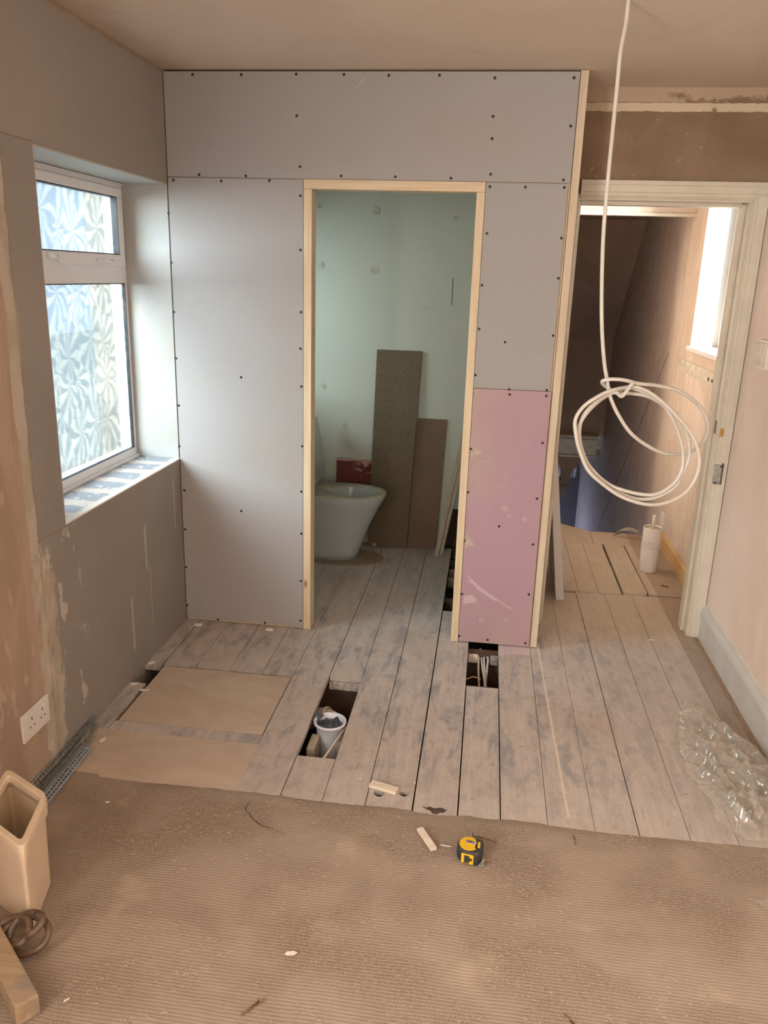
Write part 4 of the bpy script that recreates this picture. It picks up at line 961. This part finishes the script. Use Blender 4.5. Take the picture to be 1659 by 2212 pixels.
# tape measure
t = thing('tape_measure', (.045, 1.965, .009), 'yellow and black tape measure lying on the carpet', 'tape measure')
def tm(x, y, z, th=-.14):
    c, s_ = math.cos(th), math.sin(th); return (.042+x*c-y*s_, 1.972+x*s_+y*c, .009+z)
def tout(k, z):
    P = []
    for i in range(19):
        a = math.pi*.5+math.pi*1.0*i/18; P.append(tm(-.002+.036*k*math.cos(a), .034*k*math.sin(a), z))
    P += [tm(.022*k,-.034*k,z), tm(.033*k,-.028*k,z), tm(.036*k,-.015*k,z), tm(.036*k,.020*k,z), tm(.031*k,.031*k,z), tm(.020*k,.034*k,z)]
    return P
MB().loft([tout(.92,0),tout(1,.005),tout(1.02,.022),tout(1,.040),tout(.90,.044)]).build('case', M['rubber'], parent=t)
P = []
for i in range(25):
    a = math.radians(58)+math.radians(265)*i/24; P.append(tm(-.004+.0285*math.cos(a), .0285*math.sin(a), .0438))
P.append(tm(.014,-.012,.0438)); P.append(tm(.016,.012,.0438))
MB().prism(P, (0,0,.0022), bev=.0007).build('yellow_cover', M['yellow'], parent=t)
P = [tm(.020,.016,.0436),tm(.027,.016,.0436),tm(.029,-.008,.0436),tm(.022,-.010,.0436)]
MB().prism(P, (0,0,.0016)).build('yellow_inlay', M['yellow'], parent=t)
cl = MB(); cl.prism([tm(-.014,-.001,.047),tm(.012,-.003,.047),tm(.012,.011,.047),tm(-.014,.013,.047)], (0,0,.0015), bev=.0004); cl.prism([tm(.012,-.003,.047),tm(.016,0,.046),tm(.0165,.007,.046),tm(.012,.011,.047)], (0,0,.0018)); c_ = cl.build('belt_clip', M['steel'], parent=t)
P = []
for i in range(12): a = 2*math.pi*i/12; P.append(tm(-.001+.0055*math.cos(a), .005+.0018*math.sin(a), .0486))
MB().prism(P, (0,0,.0003)).build('slot', M['seal'], parent=c_)
# front panel with lock button
def tf(x, z, y): return tm(x, y, z)
b = MB(); b.prism([tf(-.020,.006,-.0335),tf(.016,.006,-.0352),tf(.016,.037,-.0352),(tf(-.020,.037,-.0335))], tuple(Vector(tm(0,-.0025,0))-Vector(tm(0,0,0))), bev=.0006); b.build('yellow_panel', M['yellow'], parent=t)
b = MB(); dv = tuple(Vector(tm(0,-.004,0))-Vector(tm(0,0,0)))
b.prism([tf(-.011,.010,-.0358),tf(.003,.010,-.0362),tf(.005,.015,-.0363),tf(.005,.020,-.0363),tf(.012,.020,-.0365),tf(.012,.026,-.0365),tf(.005,.026,-.0363),tf(.003,.033,-.0362),tf(-.011,.033,-.0358)], dv, bev=.0006); b.build('lock_button', M['rubber'], parent=t)
b = MB(); b.prism([tm(.030,-.034,.002),tm(.047,-.030,.002),tm(.047,-.016,.002),tm(.036,-.016,.002)], (0,0,.005)); b.prism([tm(.040,-.034,.006),tm(.045,-.033,.004),tm(.047,-.022,.004),tm(.044,-.020,.006)], (0,0,.016)); b.build('end_hook', M['galv_dull'], parent=t)
for x, y in ((-.024,-.026),(.024,-.030)): MB().lathe(tm(x, y, .0405), [(.0018,0),(.0018,.0016)], 10).build('case_screw', M['steel'], parent=t)

# clear polythene sheeting (crumpled)
def crumple(name, outline, hmax, seed, label, res=46):
    xs = [p[0] for p in outline]; ys = [p[1] for p in outline]; x0, x1, y0, y1 = min(xs), max(xs), min(ys), max(ys)
    def inside(x, y):
        c = False; n = len(outline)
        for i in range(n):
            a, d_ = outline[i], outline[(i+1)%n]
            if (a[1] > y) != (d_[1] > y) and x < (d_[0]-a[0])*(y-a[1])/(d_[1]-a[1])+a[0]: c = not c
        return c
    def ed(x, y):
        m = 9
        for i in range(len(outline)):
            a, d_ = Vector((*outline[i],)), Vector((*outline[(i+1)%len(outline)],)); p = Vector((x, y)); ab = d_-a
            tt = max(0, min(1, (p-a).dot(ab)/ab.length_squared)); m = min(m, (a+ab*tt-p).length)
        return m
    b = MB(); V = {}
    for i in range(res+1):
        for j in range(res+1):
            x = x0+(x1-x0)*i/res; y = y0+(y1-y0)*j/res
            if not inside(x, y): continue
            e = min(1, ed(x, y)/.05)
            # long folds run up the picture, sharp ridges from |noise|
            r1 = 1-abs(mnoise.noise(Vector((x*17+y*8, y*6, seed))))*2.7; r2 = 1-abs(mnoise.noise(Vector((x*36+y*10, y*20, seed+4))))*2.4
            h = hmax*(.10+.62*max(0, r1)*e+.20*max(0, r2))*(.3+.7*e)
            x_ = x+.012*mnoise.noise(Vector((x*30, y*30, seed+9))); y_ = y+.012*mnoise.noise(Vector((x*30, y*30, seed+19)))
            V[i, j] = b.bm.verts.new((min(x_, XR-.025), y_, .010+h))
    for i in range(res):
        for j in range(res):
            q = [(i,j),(i+1,j),(i+1,j+1),(i,j+1)]
            if all(k in V for k in q): f = b.bm.faces.new([V[k] for k in q]); f.smooth = True
    return tag(b.build(name, M['film'], org=((x0+x1)/2, (y0+y1)/2, 0)), label, 'plastic sheeting')
crumple('plastic_sheeting', [(.79,2.74),(.85,2.96),(.93,2.99),(1.0,2.86),(1.07,2.72),(1.085,2.60),(1.0,2.50),(.97,2.38),(.90,2.30),(.82,2.36),(.77,2.50)], .060, 3, 'crumpled clear plastic sheeting along the right skirting, the farther heap', 60)
crumple('plastic_sheeting', [(.80,2.26),(.83,2.42),(.90,2.46),(.93,2.60),(1.00,2.68),(1.085,2.66),(1.085,2.15),(1.0,2.17),(.87,2.18)], .085, 13, 'crumpled clear plastic bag by the right skirting, the nearer higher heap', 52)
crumple('plastic_sheeting', [(.80,1.96),(.81,1.93),(.86,1.88),(.95,1.84),(1.02,1.86),(1.0,1.95),(.90,1.95),(.83,1.93)], .02, 23, 'small flat piece of clear plastic film on the carpet at the right edge', 30)

# ------------------------------------------------------------------ left side things
# double socket
t = thing('double_socket', (XL, 2.107, .185), 'white double wall socket low on the left wall', 'socket')
sx = XL+.001
MB().box(sx, sx+.010, 2.031, 2.184, .187, .282, .003).build('faceplate', M['socket'], parent=t)
for yy in (2.048, 2.150): MB().box(sx+.009, sx+.0135, yy, yy+.012, .252, .272, .001).build('rocker', M['socket'], parent=t)
for c_ in (2.072, 2.133):
    b = MB(); b.box(sx+.0098, sx+.0104, c_-.002+.01, c_+.002+.01, .246, .256)
    for d_ in (-.011, .011): b.box(sx+.0098, sx+.0104, c_+.01+d_-.003, c_+.01+d_+.003, .222, .227)
    b.build('pin_hole', M['seal'], parent=t)
MB().prism([(sx,2.026,.186),(sx,2.06,.178),(sx,2.10,.172),(sx,2.105,.187)], (.003,0,0)).build('filler_edge', M['plug_orange'], parent=t)

# perforated plaster beads
def bead(p, q, w1, w2, tilt, mat, label):
    p, q = Vector(p), Vector(q); u = (q-p); L_ = u.length; u.normalize(); side = Vector((u.y,-u.x,0)).normalized()
    a1 = (side*math.cos(tilt)+Vector((0,0,math.sin(tilt)))); a2 = (side*math.cos(tilt+1.45)+Vector((0,0,math.sin(tilt+1.45))))
    b = MB()
    for a, wd in ((a1, w1), (a2, w2)):
        n = int(L_/.016); cols = [0, .18, .38, .56, .76, 1]
        for i in range(n):
            s0, s1 = L_*i/n, L_*(i+1)/n; m0 = s0+(s1-s0)*.22; m1 = s0+(s1-s0)*.90
            for c in range(5):
                hole = c in (1, 3); off = .5*(s1-s0) if c == 3 else 0
                if hole:
                    segs = [(s0, m0), (m1, s1)]
                else: segs = [(s0, s1)]
                for e0, e1 in segs:
                    A = p+u*(e0+off)+a*wd*cols[c]; B = p+u*(e1+off)+a*wd*cols[c]; C = p+u*(e1+off)+a*wd*cols[c+1]; E_ = p+u*(e0+off)+a*wd*cols[c+1]
                    b.quad(A, B, C, E_)
    b.tube([p+Vector((0,0,.001)), q+Vector((0,0,.001))], .0022, 6)
    return tag(b.build('corner_bead', mat), label, 'corner bead', 'metal beads along the left wall')
bead((-1.366,1.84,.030), (-1.368,2.475,.030), .028, .024, -1.35, M['galv'], 'perforated metal corner bead standing tight against the left wall')
bead((-1.350,1.86,.008), (-1.358,2.46,.008), .026, .024, .15, M['galv_dull'], 'dull perforated metal corner bead lying second from the left wall')
bead((-1.318,1.87,.009), (-1.338,2.38,.007), .026, .024, .1, M['galv_dull'], 'dusty perforated metal corner bead in the middle of the bundle')
bead((-1.300,1.85,.022), (-1.318,2.30,.018), .032, .022, -.25, M['galv'], 'bright perforated metal corner bead lying farthest from the left wall')

# bin
BR, BB, BF = Vector((-1.085,1.70,0)), Vector((-1.265,1.795,0)), Vector((-1.030,1.485,0)); BL = BB+(BF-BR)
BL = Vector((-1.215,1.585,0))
def rquad(C, k, z, rad, n=5, push=0):
    cen = sum(C, Vector())/4; Q = [cen+(c-cen)*k for c in C]; out = []
    for i in range(4):
        p, a, c = Q[i], Q[i-1], Q[(i+1)%4]; u = (a-p).normalized(); v = (c-p).normalized()
        s_, e = p+u*rad, p+v*rad
        for j in range(n+1):
            tt = j/n; q = s_*(1-tt)**2+p*2*tt*(1-tt)+e*tt*tt; out.append((q.x, q.y, z))
    return out
CQ = [BR, BF, BL, BB]
t = thing('waste_bin', (-1.15, 1.63, .008), 'beige plastic bin with a broad rim at the left edge of the picture', 'bin')
MB().loft([rquad(CQ,.82,.009,.02), rquad(CQ,.885,.245,.022), rquad(CQ,.87,.245,.022), rquad(CQ,.80,.014,.02)], True, True, smooth=False).build('body', M['bin'], parent=t)
MB().loft([rquad(CQ,.885,.225,.022), rquad(CQ,.97,.232,.028), rquad(CQ,1.0,.262,.034), rquad(CQ,.985,.276,.034), rquad(CQ,.95,.280,.030), rquad(CQ,.80,.280,.020), rquad(CQ,.755,.276,.016), rquad(CQ,.74,.262,.014), rquad(CQ,.86,.235,.02)], False, False, smooth=False).build('rim', M['bin'], parent=t)
# dirty hose coil
b = MB(); P = []
for i in range(0, 76):
    a = i*2*math.pi/24+.4; R_ = .052+.006*math.sin(i*.37)
    P.append((-1.045+.020*math.sin(i*.09)+R_*math.cos(a)*.95, 1.462+.006*math.cos(i*.2)+R_*math.sin(a)*.55, .052+.030*math.sin(a+.6)+.010*math.sin(i*.21)+.004*i/20))
b.tube(P, .0085, 10); tag(b.build('dirty_hose', M['hose']), 'dirty brown looped hose in front of the beige bin', 'hose')
p, q = Vector((-.905,1.300,.009)), Vector((-1.145,1.505,.009)); u = q-p; n_ = Vector((-u.y,u.x,0)).normalized()
o = MB().obox(p, u, n_*.052, (0,0,.055), .003).build('dirty_timber', M['dirty_timber']); tag(o, 'paint-stained timber length in the bottom left corner', 'timber')

# ------------------------------------------------------------------ landing things
b = MB(); p = Vector((.443,4.04,.001))
# white edge of a sheet leaning on the landing side of the partition
o = MB().prism([(.443,4.04,.001),(.486,4.04,.001),(.352,4.04,1.02),(.316,4.04,1.02)], (0,.55,0), bev=.0015).build('leaning_panel', M['white_card']); tag(o, 'thick white panel leaning on the wall just inside the landing doorway', 'panel')
# lifted floorboard
p = [(.820,4.196,.008),(.944,4.200,.018),(.944,5.055,.006),(.826,5.055,.002)]
vs = [Vector(v) for v in p]; b = MB(); b.loft([[v-Vector((0,0,.019)) for v in vs], vs], smooth=False); me_ = b
o = b.build('loose_floorboard', M['floor']); tag(o, 'loose lifted floorboard with raised near end on the landing', 'floorboard')
# toilet brush holder
bx, by = 1.022, 4.62
t = thing('toilet_brush', (bx, by, 0), 'white cylindrical toilet brush holder with handle on the landing floor', 'toilet brush')
MB().lathe((bx,by,.001), [(.050,0),(.052,.004),(.0535,.262),(.052,.268),(.049,.266),(.048,.258)], 40, True, False).build('holder', M['brush_white'], parent=t)
b = MB()
for z in (.135, .195): b.lathe((bx,by,z), [(.0525,-.002),(.0545,0),(.0525,.002)], 40, False, False)
def ring_text(b, seed, z0, n):
    random.seed(seed)
    for i in range(n):
        a = -math.pi*.5-1.1+2.2*i/n; P = []
        for k in range(7):
            aa = a+.11*math.sin(k*1.2)*.6+.012*k; zz = z0+.008*math.cos(k*1.9+i)
            P.append((bx+.0540*math.cos(aa), by+.0540*math.sin(aa), zz))
        b.tube(P, .0011, 5)
ring_text(b, 1, .178, 8); ring_text(b, 2, .155, 7)
b.build('embossed_band', M['brush_white'], parent=t)
MB().lathe((bx,by,.250), [(.049,0),(.046,.006),(.010,.010)], 32, False, True).build('lid', simple('cream_lid', (.68,.55,.38), .4), parent=t)
MB().lathe((bx,by-.003,.255), [(.009,0),(.0095,.05),(.0105,.075),(.009,.086),(.004,.090)], 16).build('handle', M['brush_white'], parent=t)
o = MB().box(HX-.016, HX, 5.085, 5.175, .095, .215, .002).build('wall_box_offcut', M['white_card']); tag(o, 'small white plate on the landing wall behind the toilet brush', 'plate')
b = MB()
for k in range(4): b.tube(cat_spline([(.915+.01*k,5.26,.003+.004*k),(.945+.008*k,5.23,.045+.006*k),(1.0+.005*k,5.20,.062+.006*k),(1.06,5.18,.05+.005*k)], 7), .0035, 6)
tag(b.build('grey_flex', simple('grey_flex', (.42,.37,.32), .5)), 'grey flexible cable loops behind the toilet brush', 'cable')
# light switch on the right wall at the picture edge
t = thing('light_switch', (XR, 3.47, 1.33), 'white light switch box on the right wall at the picture edge', 'light switch')
MB().box(XR-.024, XR, 3.36, 3.472, 1.315, 1.43, .003).build('back_box', M['socket'], parent=t)
MB().box(XR-.033, XR-.024, 3.36, 3.466, 1.325, 1.420, .002).build('faceplate', M['cream_worn'], parent=t)

# ------------------------------------------------------------------ hanging cable coil
def cb(u, v, y):
    """tabulated cable points (already in metres: x, y, z)"""
    return (u, y, v)
COIL = [('cable_run', [(0.329, 2.643, 2.402), (0.328, 2.64, 2.341), (0.32, 2.63, 2.269), (0.319, 2.62, 2.159), (0.318, 2.61, 2.034), (0.318, 2.605, 1.908), (0.32, 2.6, 1.778), (0.329, 2.6, 1.645), (0.343, 2.6, 1.508), (0.362, 2.6, 1.395), (0.379, 2.6, 1.331), (0.392, 2.6, 1.286), (0.424, 2.61, 1.229), (0.475, 2.63, 1.166), (0.54, 2.66, 1.121), (0.6, 2.69, 1.095), (0.654, 2.72, 1.088), (0.7, 2.74, 1.096), (0.732, 2.75, 1.126), (0.743, 2.75, 1.161), (0.733, 2.74, 1.205), (0.699, 2.72, 1.251), (0.65, 2.69, 1.286), (0.598, 2.66, 1.31), (0.529, 2.62, 1.325), (0.474, 2.59, 1.331), (0.424, 2.575, 1.342), (0.382, 2.57, 1.343), (0.361, 2.58, 1.335), (0.368, 2.6, 1.322), (0.389, 2.615, 1.308), (0.413, 2.62, 1.295), (0.464, 2.619, 1.296), (0.519, 2.626, 1.286), (0.568, 2.632, 1.258), (0.601, 2.635, 1.216), (0.629, 2.636, 1.161), (0.647, 2.637, 1.106), (0.649, 2.635, 1.052), (0.63, 2.631, 1.009), (0.587, 2.623, 0.975), (0.541, 2.616, 0.968), (0.478, 2.606, 0.979), (0.423, 2.598, 0.998), (0.371, 2.591, 1.036), (0.329, 2.586, 1.086), (0.306, 2.585, 1.138), (0.304, 2.586, 1.19), (0.329, 2.592, 1.238), (0.37, 2.601, 1.279), (0.416, 2.61, 1.304), (0.45, 2.586, 1.321), (0.496, 2.594, 1.311), (0.545, 2.601, 1.282), (0.596, 2.608, 1.241), (0.649, 2.615, 1.189), (0.682, 2.619, 1.137), (0.697, 2.62, 1.082), (0.69, 2.618, 1.028), (0.659, 2.612, 0.979), (0.602, 2.603, 0.947), (0.54, 2.594, 0.942), (0.461, 2.582, 0.965), (0.395, 2.572, 1.006), (0.344, 2.565, 1.05), (0.312, 2.561, 1.109), (0.295, 2.559, 1.158), (0.287, 2.559, 1.212), (0.309, 2.563, 1.255), (0.351, 2.57, 1.288), (0.392, 2.577, 1.308), (0.447, 2.604, 1.315), (0.507, 2.615, 1.298), (0.566, 2.626, 1.264), (0.607, 2.633, 1.234), (0.636, 2.639, 1.199), (0.661, 2.643, 1.147), (0.669, 2.644, 1.093), (0.655, 2.642, 1.042), (0.634, 2.638, 0.993), (0.576, 2.629, 0.957), (0.514, 2.62, 0.952), (0.449, 2.61, 0.976), (0.395, 2.602, 1.014), (0.346, 2.594, 1.064), (0.316, 2.589, 1.123), (0.306, 2.587, 1.181), (0.316, 2.588, 1.227), (0.346, 2.591, 1.265), (0.382, 2.596, 1.292), (0.406, 2.585, 1.301), (0.42, 2.568, 1.292), (0.429, 2.562, 1.301), (0.44, 2.565, 1.319), (0.452, 2.57, 1.335)], 0)]
t = thing('hanging_cable', (.33, 2.64, 2.40), 'long white cable hanging from the ceiling and looped into a loose coil', 'cable')
for nm, P, cl_ in COIL:
    MB().tube(cat_spline(P, 10, False), .0060, 10).build(nm, M['cable'], parent=t)
